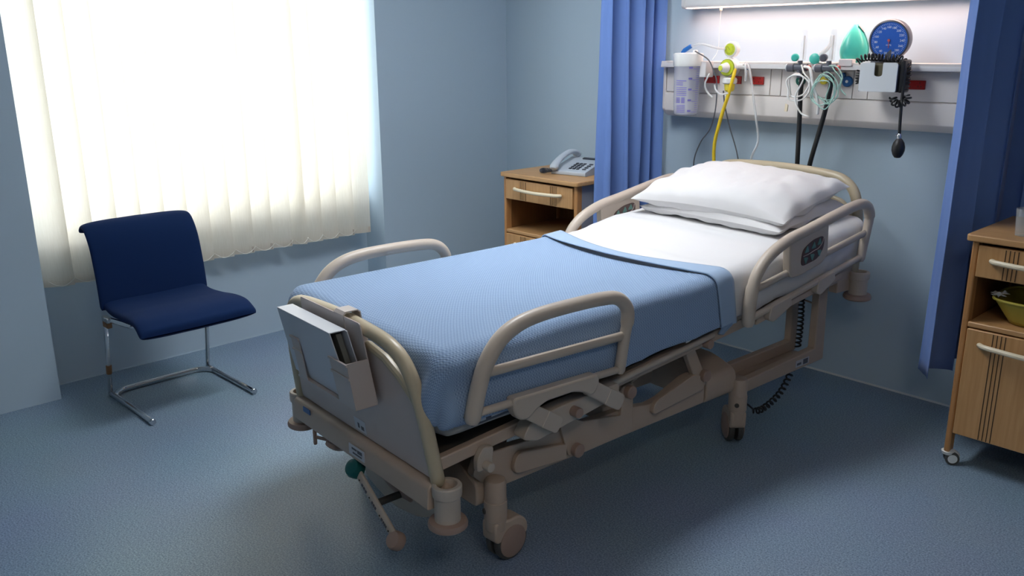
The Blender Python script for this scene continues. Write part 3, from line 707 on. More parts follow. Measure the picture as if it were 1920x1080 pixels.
# white sheet over the head half
def sheet_wr(x, y, d, u, v):
    wz = 0.004*nz(x*2, y*3, 1.3, 2.2)+0.010*max(0, 0.25-abs(nz(x*1.2+y*0.6, y*4, 4.0, 1.6)))+0.006*(y > 1.25)*max(0, 0.3-abs(nz(x*2.5, y*9, 6.0, 1.3)))*min(1, (y-1.25)/0.1)
    k_ = min(1, d/0.05); wn_ = 0.006+0.010*nz(y*7, d*4, 2.0)*k_+0.014*(0.5-abs(nz(y*6+d*9, d*3-y*4, 7.0)))*k_+0.006*(0.4-abs(nz(y*17-d*20, d*9, 3.0)))*k_
    wn_ = 0.001+(wn_-0.001)*min(1, max(0, (y-1.02)/0.10))
    wz *= min(1, max(0, (y-0.98)/0.10))
    return wz, wn_
SY1 = 1.905
fs = drape(0.453, -0.3, 0, 0.003, 0.055, lambda y: lerp_tab(BOT, y)+0.012, lambda u: SY1, sheet_wr, False)
U = 0.453-0.055+0.055*math.pi/2+0.21
sh = MB().grid(lambda i, j: fs(-U+2*U*i, 1.13*j), 90, 84)
# head end turned down
tag(sh.xf(BM).build('bed_sheet', 'sheet', sharp=80, fix=False), 'white cotton sheet stretched over the head half of the bed', 'sheet')
# blue waffle blanket
def yedge(u):
    a = min(1.0, abs(u)/0.45)
    y = 0.918+0.085*a**1.7
    if abs(u) > 0.45: y += 0.05*min(1, (abs(u)-0.45)/0.25)
    return y
def bl_wr(x, y, d, u, v):
    wz = 0.005*nz(x*2, y*2, 0.3, 1.5)
    wn_ = 0.004+0.008*nz(y*5, d*4, 3.3)*min(1, d/0.06)
    # gathered folds at the foot corners
    c = math.exp(-(((abs(x)-0.44)/0.10)**2+((y+0.24)/0.09)**2))
    wn_ += c*0.013*math.sin(u*28+d*16)*min(1, d/0.06)
    p_ = math.exp(-((abs(x)-0.40)/0.05)**2)*math.exp(-((y+0.25)/0.05)**2)
    wn_ += 0.016*p_*math.exp(-((d-0.13)/0.06)**2)
    return wz, wn_
RB = 0.05
def zl_blanket(y): return lerp_tab([(-0.3, 0.535), (0.0, 0.528), (0.3, 0.530), (0.68, 0.556), (1.0, 0.574), (1.1, 0.572)], y)
fbk = drape(0.460, -0.262, 0, 0.012, RB, zl_blanket, yedge, bl_wr, True)
UB = 0.460-RB+RB*math.pi/2+0.21; VB = 1.0+0.262+0.28
bk = MB().grid(lambda i, j: fbk(-UB+2*UB*i, 0.085+(VB-0.085)*j), 120, 130, lambda i, j: (-UB+2*UB*i, VB*j))
bko = tag(bk.xf(BM).build('blanket', 'blanket', sharp=80, fix=False), 'light blue waffle-weave blanket spread over the foot half of the bed', 'blanket')
def band(i, j):
    u = -UB*0.985+2*UB*0.985*i; v = 0.0+0.092*j
    p = Vector(fbk(u, v)); lift = 0.003+0.003*j+0.013*max(0, 1-(abs(u)/0.40)**2)*j**1.5
    du = max(0.0, abs(u)-0.40)/0.09; du = min(1, du)
    n = Vector((math.copysign(du, u), 0, 1-du)).normalized()
    return p+n*(lift+0.003)
MB().grid(band, 120, 8).xf(BM).build('folded_border', 'blanket_band', bko, sharp=80, fix=False, solid=-0.004)
# loose blanket corner hanging at the head-side edge
fl = MB().grid(lambda i, j: (0.452-0.03*j+0.006*math.sin(i*6), 0.985+0.075*i*(1-0.55*j)+0.01*j, 0.575-0.045*j-0.012*i*j), 6, 6)
fl.xf(BM).build('hanging_corner', 'blanket_band', bko, sharp=80, fix=False, solid=0.003)

# pillows
def pillow(name, w_, d_, th, loc, tilt, rz, seed, label, sag=0.0, crown=0.0):
    def surf(i, j, side):
        a, b = 2*i-1, 2*j-1
        pin = 1-0.075*(1-abs(a)**2.2)*abs(b)**6; pin2 = 1-0.055*(1-abs(b)**2.2)*abs(a)**6
        x = a*w_/2*pin2; y = b*d_/2*pin
        e = (max(0, 1-abs(a)**3.4)**0.5)*(max(0, 1-abs(b)**3.0)**0.48)
        z = side*th/2*e*(1.0 if side > 0 else 0.8)
        wr = 0.016*nz(x*4+seed, y*4, side*2.0)*e+0.012*(0.3-abs(nz(x*5+y*3+seed, y*7, 3.1)))*e+0.020*nz(x*15+seed+y*4, y*3, 1.7)*(0.25+abs(a)**3)*e**0.6+0.006*nz(x*22, y*22+seed, 2.2)*e+0.022*max(0, abs(a)-0.45)*math.sin(y*38+x*9+seed)*e**0.5+0.006*max(0, -b-0.35)*math.sin(x*52+seed+y*20)*e
        z += wr+sag*(a*a)*-1+crown*e*max(0, b+0.3)
        return (x, y, z)
    m = MB().grid(lambda i, j: surf(i, j, 1), 64, 44).grid(lambda i, j: surf(1-i, j, -1), 64, 44)
    m.xf(BM @ Matrix.Translation(loc) @ Matrix.Rotation(rz, 4, 'Z') @ Matrix.Rotation(tilt, 4, 'X'))
    return tag(m.build(name, 'pillowcase', sharp=85, fix=False), label, 'pillow')
pillow('pillow', 0.75, 0.48, 0.12, (0.02, 1.64, 0.866), R(5), R(-2), 3.0, 'flat white pillow lying underneath the plumper pillow on the bed')
pillow('pillow', 0.785, 0.49, 0.16, (0.0, 1.632, 0.936), R(11), R(1), 9.0, 'plump white pillow on top, leaning against the headboard', sag=0.012)

# ------------------------------------------------------------------ chart holder and binder on the footboard
chh = thing('chart_holder', 'beige plastic chart holder hooked over the footboard of the bed', 'chart holder', BM @ Vector((0, -0.30, 0.55)), BED_ROT)
CM = Matrix.Translation((0, 0.30, -0.55))
def cpt(x, v, d): return CM @ Vector(fbm(x, v, d))
def slab(name, poly, d0, d1, material, parent, bevel=0.002):
    n = len(poly); b_ = MB()
    b_.add([cpt(x, v, d1) for x, v in poly]+[cpt(x, v, d0) for x, v in poly], [tuple(range(n)), tuple(range(n, 2*n))[::-1]]+[(k, n+k, n+(k+1) % n, (k+1) % n) for k in range(n)])
    return b_.build(name, material, parent, bevel=bevel)
slab('back_plate', round_poly([(-0.215, 0.17), (0.195, 0.17), (0.175, 0.425), (-0.195, 0.425)], 0.01, 3), 0.026, 0.030, 'chart', chh, 0.001)
hk_ = [(0.032, 0.385), (0.032, 0.428), (0.022, 0.437), (-0.020, 0.437), (-0.028, 0.430), (-0.028, 0.385), (-0.025, 0.385), (-0.025, 0.427), (-0.018, 0.4335), (0.020, 0.4335), (0.029, 0.426), (0.029, 0.385)]
n = len(hk_); q = MB()
q.add([cpt(0.03, v, d) for d, v in hk_]+[cpt(0.085, v, d) for d, v in hk_], [tuple(range(n)), tuple(range(n, 2*n))[::-1]]+[(k, n+k, n+(k+1) % n, (k+1) % n) for k in range(n)])
q.build('hook', 'chart', chh)
for x0, x1 in ((-0.165, -0.105), (0.085, 0.195)):
    st = slab('pocket_strap', round_poly([(x0+0.012, 0.175), (x1, 0.175), (x1-0.004, 0.318), (x0, 0.318)], 0.004, 2), 0.098, 0.101, 'chart', chh, 0.001)
    slab('strap_rib', [(x0+0.002, 0.268), (x1-0.002, 0.268), (x1-0.002, 0.276), (x0+0.002, 0.276)], 0.101, 0.105, 'chart', chh, 0.001)
    slab('strap_rib', [(x0+0.000, 0.310), (x1-0.002, 0.310), (x1-0.002, 0.318), (x0+0.0, 0.318)], 0.101, 0.105, 'chart', chh, 0.001)
xs_ = [(-0.215, 'L'), (0.188, 'R')]
slab('pocket_side', [(0.188, 0.175), (0.193, 0.175), (0.188, 0.318), (0.184, 0.318)], 0.028, 0.100, 'chart', chh, 0.0005)
slab('pocket_floor', [(-0.17, 0.172), (0.193, 0.172), (0.193, 0.178), (-0.17, 0.178)], 0.028, 0.101, 'chart', chh, 0.0005)
bd = thing('ring_binder', 'grey ring binder standing in the chart holder on the footboard', 'binder', BM @ Vector((0, -0.30, 0.55)), BED_ROT)
def slab2(name, poly, d0, d1, material, bevel=0.0015, lean=0.0):
    n = len(poly); b_ = MB()
    b_.add([cpt(x, v, d1+lean*(v-0.18)) for x, v in poly]+[cpt(x, v, d0+lean*(v-0.18)) for x, v in poly], [tuple(range(n)), tuple(range(n, 2*n))[::-1]]+[(k, n+k, n+(k+1) % n, (k+1) % n) for k in range(n)])
    return b_.build(name, material, bd, bevel=bevel)
BX0, BX1 = -0.212, 0.128
slab2('front_cover', [(BX0, 0.180), (BX1+0.03, 0.180), (BX1, 0.398), (BX0, 0.398)], 0.084, 0.088, 'binder', lean=0.08)
slab2('back_cover', [(BX0, 0.180), (BX1+0.035, 0.180), (BX1+0.01, 0.398), (BX0, 0.398)], 0.034, 0.038, 'binder', lean=0.08)
slab2('spine', [(BX0, 0.396), (BX1, 0.396), (BX1, 0.400), (BX0, 0.400)], 0.034, 0.088, 'binder', lean=0.08)
slab2('page_block', [(BX0+0.01, 0.184), (BX1+0.005, 0.184), (BX1-0.02, 0.385), (BX0+0.01, 0.385)], 0.042, 0.060, 'binder_in', lean=0.08)

# ------------------------------------------------------------------ bedside lockers
def locker(loc, W_, D_, H_, label, name, zdraw, zshelf, zleg, top_over):
    # local: x along width from left, y depth (front at 0, back +D), z up
    t = thing(name, label, 'locker', loc)
    S = 0.022
    MB().prism(round_poly([(-top_over, -0.018), (W_+top_over, -0.018), (W_+top_over, D_), (-top_over, D_)], [0.02, 0.02, 0.006, 0.006], 5), 'z', H_-0.024, H_).build('top', 'beech_x', t, bevel=0.009, seg=3)
    for x in (0, W_-S):
        MB().box((x, 0.0, zleg), (x+S, 0.045, H_-0.024)).build('front_post', 'beech_edge', t, bevel=0.007, seg=3)
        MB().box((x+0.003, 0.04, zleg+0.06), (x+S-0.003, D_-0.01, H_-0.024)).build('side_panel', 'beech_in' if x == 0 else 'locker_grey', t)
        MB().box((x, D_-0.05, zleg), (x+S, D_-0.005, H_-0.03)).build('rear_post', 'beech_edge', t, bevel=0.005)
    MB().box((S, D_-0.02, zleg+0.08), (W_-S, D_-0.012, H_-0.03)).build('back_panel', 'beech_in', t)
    def front(nm, z0, z1, grooves, hz):
        d = MB().box((S+0.003, -0.006, z0), (W_-S-0.003, 0.014, z1)).build(nm, 'beech', t, bevel=0.003)
        for cx in grooves:
            for k in range(4):
                x = cx+(k-1.5)*0.0135
                MB().box((x-0.0014, -0.0072, z0+0.004), (x+0.0014, -0.0055, z1-0.004)).build('groove', 'groove', d)
        xa, xb = W_*0.5-0.175, W_*0.5+0.175
        MB().tube(cr_path([(xa, -0.012, hz), (xa+0.03, -0.030, hz), (W_*0.5, -0.044, hz-0.002), (xb-0.03, -0.030, hz), (xb, -0.012, hz)], 6), 0.0095, 10).build('handle', 'handle_cream', d)
        return d
    gx = (W_*0.5-0.115, W_*0.5+0.115)
    front('drawer', zdraw, H_-0.036, gx, (zdraw+H_-0.036)/2+0.008)
    MB().box((S, 0.0, zshelf-0.02), (W_-S, D_-0.02, zshelf)).build('shelf', 'beech_x', t, bevel=0.004)
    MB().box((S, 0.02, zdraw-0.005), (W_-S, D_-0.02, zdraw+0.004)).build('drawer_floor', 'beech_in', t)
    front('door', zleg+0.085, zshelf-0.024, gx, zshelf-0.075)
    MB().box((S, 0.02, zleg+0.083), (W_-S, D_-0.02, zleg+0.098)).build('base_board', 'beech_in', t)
    for x, y in ((S/2, 0.02), (W_-S/2, 0.02), (S/2, D_-0.03), (W_-S/2, D_-0.03)):
        c = MB().lathe([(0.010, zleg+0.01), (0.019, zleg), (0.024, 0.052), (0.020, 0.040)], (x, y, 0), seg=14).tube([(x, y+0.0, 0.046), (x+0.016, y+0.012, 0.044), (x+0.026, y+0.018, 0.034)], 0.014, 10).build('castor', 'white_plastic', t)
        for s in (-1, 1):
            ax = Vector((0.55, -0.83, 0)); cc = Vector((x+0.012, y+0.008, 0.026))+ax*s*0.013
            MB().lathe([(0.017, -0.007), (0.025, -0.006), (0.0258, 0), (0.025, 0.006), (0.017, 0.007)], cc, ax, 20).build('wheel', 'tyre', c)
            MB().lathe([(0.017, -0.0085), (0.017, 0.0085)], cc, ax, 20).build('hub', 'white_plastic', c)
    return t
locker((-1.06, -0.578, 0), 0.50, 0.46, 0.895, 'beech bedside locker with a yellow bowl on its open shelf, beside the blue curtain', 'bedside_locker', 0.745, 0.575, 0.052, 0.018)
locker((-3.545, -0.545, 0), 0.555, 0.46, 0.868, 'beech bedside locker carrying the telephone, in the corner of the room', 'bedside_locker', 0.722, 0.548, 0.052, 0.015)

# telephone
ph = thing('telephone', 'pale grey desk telephone with dark keys on the corner locker', 'telephone', (-3.215, -0.30, 0.868), R(10))
wz = MB()
def wedge(x0, x1, y0, y1, h0, h1):
    return MB().prism(round_poly([(y0, 0.0), (y1, 0.0), (y1, h1), (y0, h0)], 0.006, 3), 'x', x0, x1)
pb = wedge(-0.10, 0.12, -0.105, 0.105, 0.022, 0.075).build('base', 'phone_grey', ph, bevel=0.004)
def ptop(y): return 0.022+(y+0.105)/0.21*0.053
sl_ = math.atan2(0.053, 0.21)
for r_ in range(4):
    for c_ in range(3):
        y = -0.065+r_*0.024; x = 0.0+c_*0.024
        MB().box((-0.008, -0.0075, 0), (0.008, 0.0075, 0.004), Matrix.Translation((x, y, ptop(y))) @ Matrix.Rotation(sl_, 4, 'X')).build('key', 'phone_dark', pb, bevel=0.001)
for r_ in range(4):
    y = -0.065+r_*0.024
    MB().box((-0.008, -0.006, 0), (0.014, 0.006, 0.004), Matrix.Translation((0.085, y, ptop(y))) @ Matrix.Rotation(sl_, 4, 'X')).build('memory_key', 'phone_dark', pb, bevel=0.001)
MB().box((-0.055, -0.010, 0), (0.055, 0.010, 0.006), Matrix.Translation((0.045, 0.082, ptop(0.082))) @ Matrix.Rotation(sl_, 4, 'X')).build('display', 'phone_dark', ph, bevel=0.002)
hs_ = cr_path([(-0.072, -0.118, 0.040), (-0.072, -0.095, 0.062), (-0.072, -0.03, 0.092), (-0.072, 0.04, 0.108), (-0.072, 0.095, 0.100), (-0.072, 0.115, 0.088)], 6)
MB().tube(hs_, 0.024, 14, ry=0.016, rad=[1.15-0.3*math.sin(math.pi*k/(len(hs_)-1)) for k in range(len(hs_))]).build('handset', 'phone_grey', ph)
cdp = coil([(-0.085, -0.115, 0.022), (-0.13, -0.13, 0.014), (-0.17, -0.10, 0.013), (-0.18, -0.06, 0.013), (-0.15, -0.05, 0.013), (-0.11, -0.04, 0.013)], 0.007, 0.002, 26)
MB().tube(cdp, 0.0026, 6).build('handset_cord', 'phone_dark', ph)

# tumbler and bowl on the right-hand locker
gl = MB()
for k in range(36): pass
def cupf(i, j):
    a = 2*math.pi*i; rr = (0.029+0.006*j)*(1+0.012*math.cos(a*18)); return (rr*math.cos(a), rr*math.sin(a), 0.004+0.092*j)
gl.grid(cupf, 108, 6).lathe([(0.002, 0.003), (0.029, 0.003)], (0, 0, 0), seg=24, cap=False)
go = gl.xf(Matrix.Translation((-0.925, -0.49, 0.895))).build('drinking_glass', 'cup', solid=0.0018, sharp=80)
tag(go, 'clear ribbed tumbler standing on the locker beside the blue curtain', 'glass')
bwl = thing('washing_bowl', 'yellow plastic bowl with a folded cloth in the open shelf of the locker', 'bowl', (-0.80, -0.43, 0.575))
def bowlf(s0, s1, n=6):
    def fn(i, j):
        a = 2*math.pi*i; ca, sa = math.cos(a), math.sin(a)
        hx = 0.135+0.055*j; hy = 0.09+0.045*j
        return (hx*math.copysign(abs(ca)**0.45, ca), hy*math.copysign(abs(sa)**0.45, sa), 0.003+0.088*j)
    return fn
bb = MB().grid(bowlf(0, 1), 48, 6); bb.add([bowlf(0, 1)(i/48, 0) for i in range(48)], [tuple(range(48))])
bb.build('bowl', 'bowl_yellow', bwl, solid=0.003, sharp=60)
MB().tube([Vector(bowlf(0, 1)(i/48, 1)) for i in range(48)], 0.005, 8, closed=True).build('rim', 'bowl_yellow', bwl)
MB().tube(cr_path([(-0.10, 0, 0.085), (-0.06, 0, 0.112), (0.02, 0, 0.124), (0.11, 0, 0.108), (0.15, 0, 0.085)], 6), 0.004, 8).build('carry_handle', 'bowl_yellow', bwl)
MB().grid(lambda i, j: (-0.19+0.04*i+0.01*math.sin(j*9), -0.10+0.05*j, 0.092+0.022*i*(1-i)*4*nz(i*4, j*4, 2)+0.012), 8, 8).build('cloth', 'clear_tube', bwl, solid=0.002, sharp=80)

# ------------------------------------------------------------------ curtains
def curtain(name, label, plan, folds, amp, z0, z1, flare, seed, wide):
    P = cr_path([(x, y, 0) for x, y in plan], 24); L = [0]
    for a, b in zip(P[:-1], P[1:]): L.append(L[-1]+(b-a).length)
    def at(t):
        s_ = t*L[-1]; j = 0
        lo, hi = 0, len(L)-2
        while lo < hi:
            m_ = (lo+hi+1)//2
            if L[m_] <= s_: lo = m_
            else: hi = m_-1
        j = lo; f = (s_-L[j])/max(1e-9, L[j+1]-L[j]); c = P[j].lerp(P[j+1], f); tn = (P[j+1]-P[j]).normalized()
        return c, Vector((-tn.y, tn.x, 0)), tn
    def fn(i, j):
        z = z0+(z1-z0)*j; low = 1-j
        c, n, tn = at(i)
        g = 1.55*i-0.55*i*i if wide else 0.5*i+0.5*i*i
        phs = 2*math.pi*folds*(g+0.02*math.sin(5*i+seed)+0.012*nz(i*6, z*0.7, seed))+0.5
        a = amp*(0.75+0.5*nz(i*7, z*0.35, seed+3))*(0.85+flare*low)*(0.5+0.75*(i if wide else 1-i))
        sx = math.sin(phs); off = a*math.copysign(abs(sx)**0.8, sx)
        tw = a*0.35*math.sin(2*phs+0.6)
        p = c+n*off+tn*tw
        mid = (P[0]+P[-1])/2
        p += (c-mid)*flare*0.25*low
        hem = 0.012*nz(i*9, 0, seed+8) if j == 0 else 0
        return (p.x+0.004*nz(i*30, z*3, seed), p.y, z+hem)
    m = MB().grid(fn, int(folds*26), 40)
    return tag(m.build(name, 'curtain', sharp=80, fix=False, solid=0.002), label, 'curtain')
curtain('cubicle_curtain', 'gathered blue cubicle curtain hanging between the corner locker and the bedhead unit', [(-2.855, -0.05), (-2.895, -0.17), (-2.905, -0.34), (-2.925, -0.51)], 4.3, 0.085, 0.28, CH-0.02, 0.14, 2.0, True)
curtain('cubicle_curtain', 'gathered blue cubicle curtain hanging behind the locker with the yellow bowl', [(-1.20, -0.46), (-1.19, -0.33), (-1.175, -0.20), (-1.10, -0.075), (-0.85, -0.056), (-0.40, -0.056)], 8.5, 0.060, 0.28, CH-0.02, 0.14, 5.0, False)
for nm, a, b, lb in (('curtain_track', (-2.92, -0.62), (-2.88, -0.02), 'white ceiling track carrying the curtain beside the corner locker'), ('curtain_track', (-1.22, -0.62), (-1.18, -0.02), 'white ceiling track carrying the curtain by the yellow bowl locker')):
    tag(MB().box((a[0], a[1], CH-0.024), (b[0], b[1], CH)).build(nm, 'lamp_white', bevel=0.003), lb, 'curtain track', 'curtain tracks on the ceiling')

# ------------------------------------------------------------------ wall lamp over the bed
lp = thing('wall_lamp', 'long white bedhead lamp fixed to the wall over the bed', 'lamp', (-1.98, 0, 1.72))
LX = 0.70
MB().prism(round_poly([(-0.125, 0.012), (-0.120, 0.0), (-0.114, 0.0), (-0.112, 0.022), (-0.062, 0.022), (-0.060, -0.004), (0, -0.004), (0, 0.13), (-0.09, 0.13), (-0.125, 0.095)], 0.003, 2), 'x', -LX, LX).build('housing', 'lamp_white', lp, bevel=0.003)
for s in (-1, 1):
    MB().prism(round_poly([(-0.128, 0.008), (-0.115, -0.005), (0, -0.005), (0, 0.133), (-0.092, 0.133), (-0.128, 0.098)], 0.012, 4), 'x', s*LX-0.012, s*LX+0.012).build('end_cap', 'lamp_white', lp, bevel=0.004)
MB().box((-LX+0.02, -0.112, 0.012), (LX-0.02, -0.062, 0.020)).build('diffuser', 'lamp_glow', lp)
MB().lathe([(0.003, -0.016), (0.007, -0.012), (0.007, 0.004), (0.004, 0.006)], (-0.50, -0.095, -0.004), seg=12).build('cord_toggle', 'handle_cream', lp)
MB().tube(cr_path([(-0.50, -0.095, -0.02), (-0.506, -0.09, -0.10), (-0.515, -0.08, -0.20), (-0.53, -0.10, -0.245)], 5), 0.0012, 6).build('pull_cord', 'white_plastic', lp)

# ------------------------------------------------------------------ bedhead service unit
cs = thing('bedhead_unit', 'beige wall-mounted bedhead service trunking with a shelf and sockets', 'wall unit', (-2.0, 0, 1.19))
CX0, CX1 = -0.80, 0.74
MB().prism(round_poly([(0, 0), (-0.075, 0.0), (-0.10, 0.03), (-0.10, 0.118), (-0.088, 0.122), (-0.088, 0.245), (0, 0.245)], 0.004, 2), 'x', CX0+0.014, CX1).build('trunking', 'console', cs, bevel=0.002)
MB().prism(round_poly([(0, 0.004), (-0.07, 0.004), (-0.104, 0.035), (-0.104, 0.255), (0, 0.255)], 0.012, 4), 'x', CX0, CX0+0.016).build('end_cap', 'console', cs, bevel=0.003)
bounds = [CX0+0.018, -0.186, -0.130, 0.215, 0.283, CX1-0.004]
for a, b in zip(bounds[:-1], bounds[1:]):
    MB().box((a+0.0015, -0.098, 0.124), (b-0.0015, -0.086, 0.243)).build('cover_panel', 'console', cs, bevel=0.0015)
sf = MB().prism(round_poly([(CX0-0.002, 0.0), (CX0-0.002, -0.10), (CX0+0.03, -0.142), (CX1, -0.142), (CX1, 0.0)], [0.002, 0.03, 0.03, 0.002, 0.002], 5), 'z', 0.262, 0.276).build('shelf', 'console', cs, bevel=0.003)
MB().prism(round_poly([(-0.146, 0.245), (-0.140, 0.276), (-0.128, 0.276), (-0.128, 0.245)], 0.003, 2), 'x', CX0+0.012, CX1).build('rail_lip', 'console_lip', cs, bevel=0.002)
def socket(x, w_, z=0.190, h_=0.036):
    s_ = MB().box((x-w_/2, -0.107, z-h_/2), (x+w_/2, -0.096, z+h_/2)).build('socket', 'red_socket', cs, bevel=0.002)
    q = MB()
    for dx in (-w_*0.26, w_*0.26):
        for hx, hz in ((0, 0.009), (-0.006, -0.006), (0.006, -0.006)): q.box((x+dx+hx-0.0015, -0.1078, z+hz-0.0028), (x+dx+hx+0.0015, -0.1065, z+hz+0.0028))
    q.build('pin_holes', 'dark_hole', s_)
socket(-0.505, 0.085); socket(-0.375, 0.07); socket(-0.253, 0.068); socket(0.48, 0.085)
def outlet(x, z, m_, r_=0.022):
    o_ = MB().cyl((x, -0.096, z), (x, -0.112, z), r_, 24).build('gas_outlet', m_, cs)
    MB().cyl((x, -0.111, z), (x, -0.1145, z), r_*0.28, 12).build('outlet_port', 'white_plastic', o_)
outlet(-0.03, 0.195, 'green_disc'); outlet(0.082, 0.198, 'yellow_disc', 0.017); outlet(0.192, 0.197, 'blue_disc', 0.023); outlet(0.168, 0.222, 'blue_disc', 0.012)
MB().prism(round_poly([(0.165, 0.262), (0.225, 0.262), (0.225, 0.292), (0.165, 0.292)], 0.004, 2), 'y', -0.15, -0.115).build('rail_clamp', 'console_lip', cs, bevel=0.002)

# ------------------------------------------------------------------ suction canister
sc = thing('suction_canister', 'clear suction canister with purple printed scale hanging on the bedhead rail', 'canister', (-2.572, -0.215, 1.213))
MB().lathe([(0.002, 0.0), (0.052, 0.0), (0.058, 0.006), (0.060, 0.03), (0.066, 0.24), (0.067, 0.247)], (0, 0, 0), seg=40, cap=False).build('jar', 'canister', sc, sharp=50)
MB().lathe([(0.068, 0.232), (0.070, 0.236), (0.071, 0.258), (0.073, 0.284), (0.072, 0.290), (0.06, 0.294), (0.01, 0.296)], (0, 0, 0), seg=40).build('lid', 'white_plastic', sc)
MB().tube([(-0.018, -0.02, 0.294), (-0.008, -0.02, 0.306), (0.022, -0.015, 0.324)], 0.0105, 12).build('inlet_elbow', 'blue_plastic', sc)
MB().lathe([(0.012, 0.29), (0.012, 0.304), (0.008, 0.308)], (0.04, 0.0, 0), seg=14).build('vacuum_port', 'white_plastic', sc)
MB().box((0.058, 0.01, 0.18), (0.098, 0.075, 0.255)).build('bracket', 'console_lip', sc, bevel=0.003)
MB().cyl((0, 0, 0.02), (0, 0, 0.20), 0.012, 14).build('inner_tube', 'clear_tube', sc)
q = MB()
CAMD = math.atan2(-3.6, 2.57)
def onjar(dth, z): 
    rr = 0.060+0.006*(z-0.03)/0.21+0.0012; a = CAMD+dth; return Vector((rr*math.cos(a), rr*math.sin(a), z))
def mark(t0, t1, z0_, z1_):
    n = max(1, int(abs(t1-t0)/0.12)); vs_ = []; 
    for k in range(n+1):
        t = t0+(t1-t0)*k/n; vs_ += [onjar(t, z0_), onjar(t, z1_)]
    q.add(vs_, [(2*k, 2*k+2, 2*k+3, 2*k+1) for k in range(n)])
for k in range(22):
    z = 0.014+k*0.0102
    mark(0.70 if k % 5 else 0.42, 1.02, z+0.0005, z+0.0031)
for k in range(5):
    mark(0.10, 0.38, 0.017+k*0.051, 0.026+k*0.051)
for z in (0.162, 0.152, 0.143): mark(-0.90, -0.05 if z > 0.16 else -0.3, z, z+0.0042)
for z in (0.130, 0.121, 0.112, 0.103, 0.094): mark(-0.88, 0.0, z, z+0.0036)
for z in (0.080, 0.073, 0.066, 0.059): mark(-0.88, -0.50, z, z+0.005); mark(-0.40, -0.12, z, z+0.005)
for z in (0.046, 0.038, 0.030, 0.022, 0.014): mark(-0.82, -0.08, z, z+0.0036)
q.build('printed_scale', 'purple_print', sc, fix=False)['kind'] = 'stuff'

# ------------------------------------------------------------------ suction regulator with gauges
rg = thing('suction_regulator', 'white suction regulator with two lime green dials on the bedhead rail', 'regulator', (-2.365, -0.17, 1.44))
MB().cyl((0.0, 0.03, 0.0), (0, -0.02, 0.0), 0.043, 28).build('body', 'white_plastic', rg)
MB().lathe([(0.0395, 0.0), (0.0395, 0.005), (0.036, 0.005)], (0, -0.019, 0), (0, -1, 0), 28).build('dial_ring', 'lime_dark', rg)
MB().lathe([(0.036, 0.0), (0.036, 0.0065)], (0, -0.019, 0), (0, -1, 0), 28).build('dial_face', 'lime', rg)
MB().lathe([(0.024, 0.0), (0.020, 0.02), (0.017, 0.034), (0.013, 0.036)], (0, -0.026, 0), (-0.25, -1, -0.05), 20).build('knob', 'white_plastic', rg)
MB().lathe([(0.0125, 0.0), (0.0125, 0.003)], (-0.0085, -0.062, -0.002), (-0.25, -1, -0.05), 18).build('knob_cap', 'lime', rg)
MB().cyl((0, 0.0, 0.04), (0, 0.0, 0.058), 0.010, 12).build('gauge_stem', 'white_plastic', rg)
g2 = MB().cyl((0.004, 0.022, 0.083), (0.004, -0.012, 0.083), 0.036, 28).build('gauge', 'white_plastic', rg)
MB().lathe([(0.027, 0.0), (0.027, 0.0025)], (0.004, -0.0125, 0.083), (0, -1, 0), 28).build('gauge_face', 'lime', g2)
q = MB()
for k in range(14):
    a = R(-215+250*k/13); q.box((-0.001, -0.0007, -0.004), (0.001, 0.0007, 0.004), Matrix.Translation((0.004+0.020*math.cos(a), -0.0156, 0.083+0.020*math.sin(a))) @ Matrix.Rotation(math.pi/2-a, 4, 'Y'))
q.box((-0.001, -0.0007, -0.002), (0.001, 0.0007, 0.018), Matrix.Translation((0.004, -0.0156, 0.083)) @ Matrix.Rotation(R(-40), 4, 'Y'))
q.build('gauge_marks', 'lime_dark', g2)
MB().lathe([(0.030, -0.074), (0.034, -0.07), (0.034, -0.052), (0.028, -0.046)], (0.012, -0.01, 0), seg=22).build('trap_collar', 'white_plastic', rg)
MB().lathe([(0.016, -0.110), (0.022, -0.104), (0.025, -0.076)], (0.012, -0.01, 0), seg=20).build('trap_jar', 'yellow_disc', rg)
MB().cyl((0.03, 0.01, 0.005), (0.095, 0.01, 0.005), 0.013, 14).build('side_arm', 'console_lip', rg)
MB().cyl((0.082, 0.01, 0.005), (0.094, 0.01, 0.005), 0.0155, 14).build('arm_collar', 'blue_disc', rg)

def hose(name, pts, r_, m_, label, cat='hose', group=None, seg=10, n=8):
    return tag(MB().tube(cr_path(pts, n), r_, seg).build(name, m_, sharp=80), label, cat, group)
hose('suction_hose', [(-2.325, -0.185, 1.43), (-2.327, -0.20, 1.38), (-2.345, -0.20, 1.31), (-2.385, -0.19, 1.20), (-2.425, -0.17, 1.07), (-2.43, -0.15, 0.95), (-2.42, -0.12, 0.80)], 0.0085, 'yellow_hose', 'bright yellow hose dropping from the suction regulator behind the pillow')
hose('thin_cable', [(-2.515, -0.24, 1.515), (-2.455, -0.22, 1.478), (-2.425, -0.215, 1.43), (-2.405, -0.21, 1.37), (-2.41, -0.20, 1.25), (-2.46, -0.16, 1.15), (-2.535, -0.13, 1.07), (-2.575, -0.12, 0.97), (-2.57, -0.1, 0.85)], 0.0032, 'grey_cable', 'thin grey cable curving from the suction canister down the wall', 'cable')
hose('thin_cable', [(-2.385, -0.18, 1.33), (-2.382, -0.16, 1.25), (-2.36, -0.14, 1.15), (-2.325, -0.13, 1.05), (-2.305, -0.12, 0.95), (-2.30, -0.1, 0.85)], 0.0032, 'grey_cable', 'thin grey cable hanging straight below the suction regulator', 'cable')
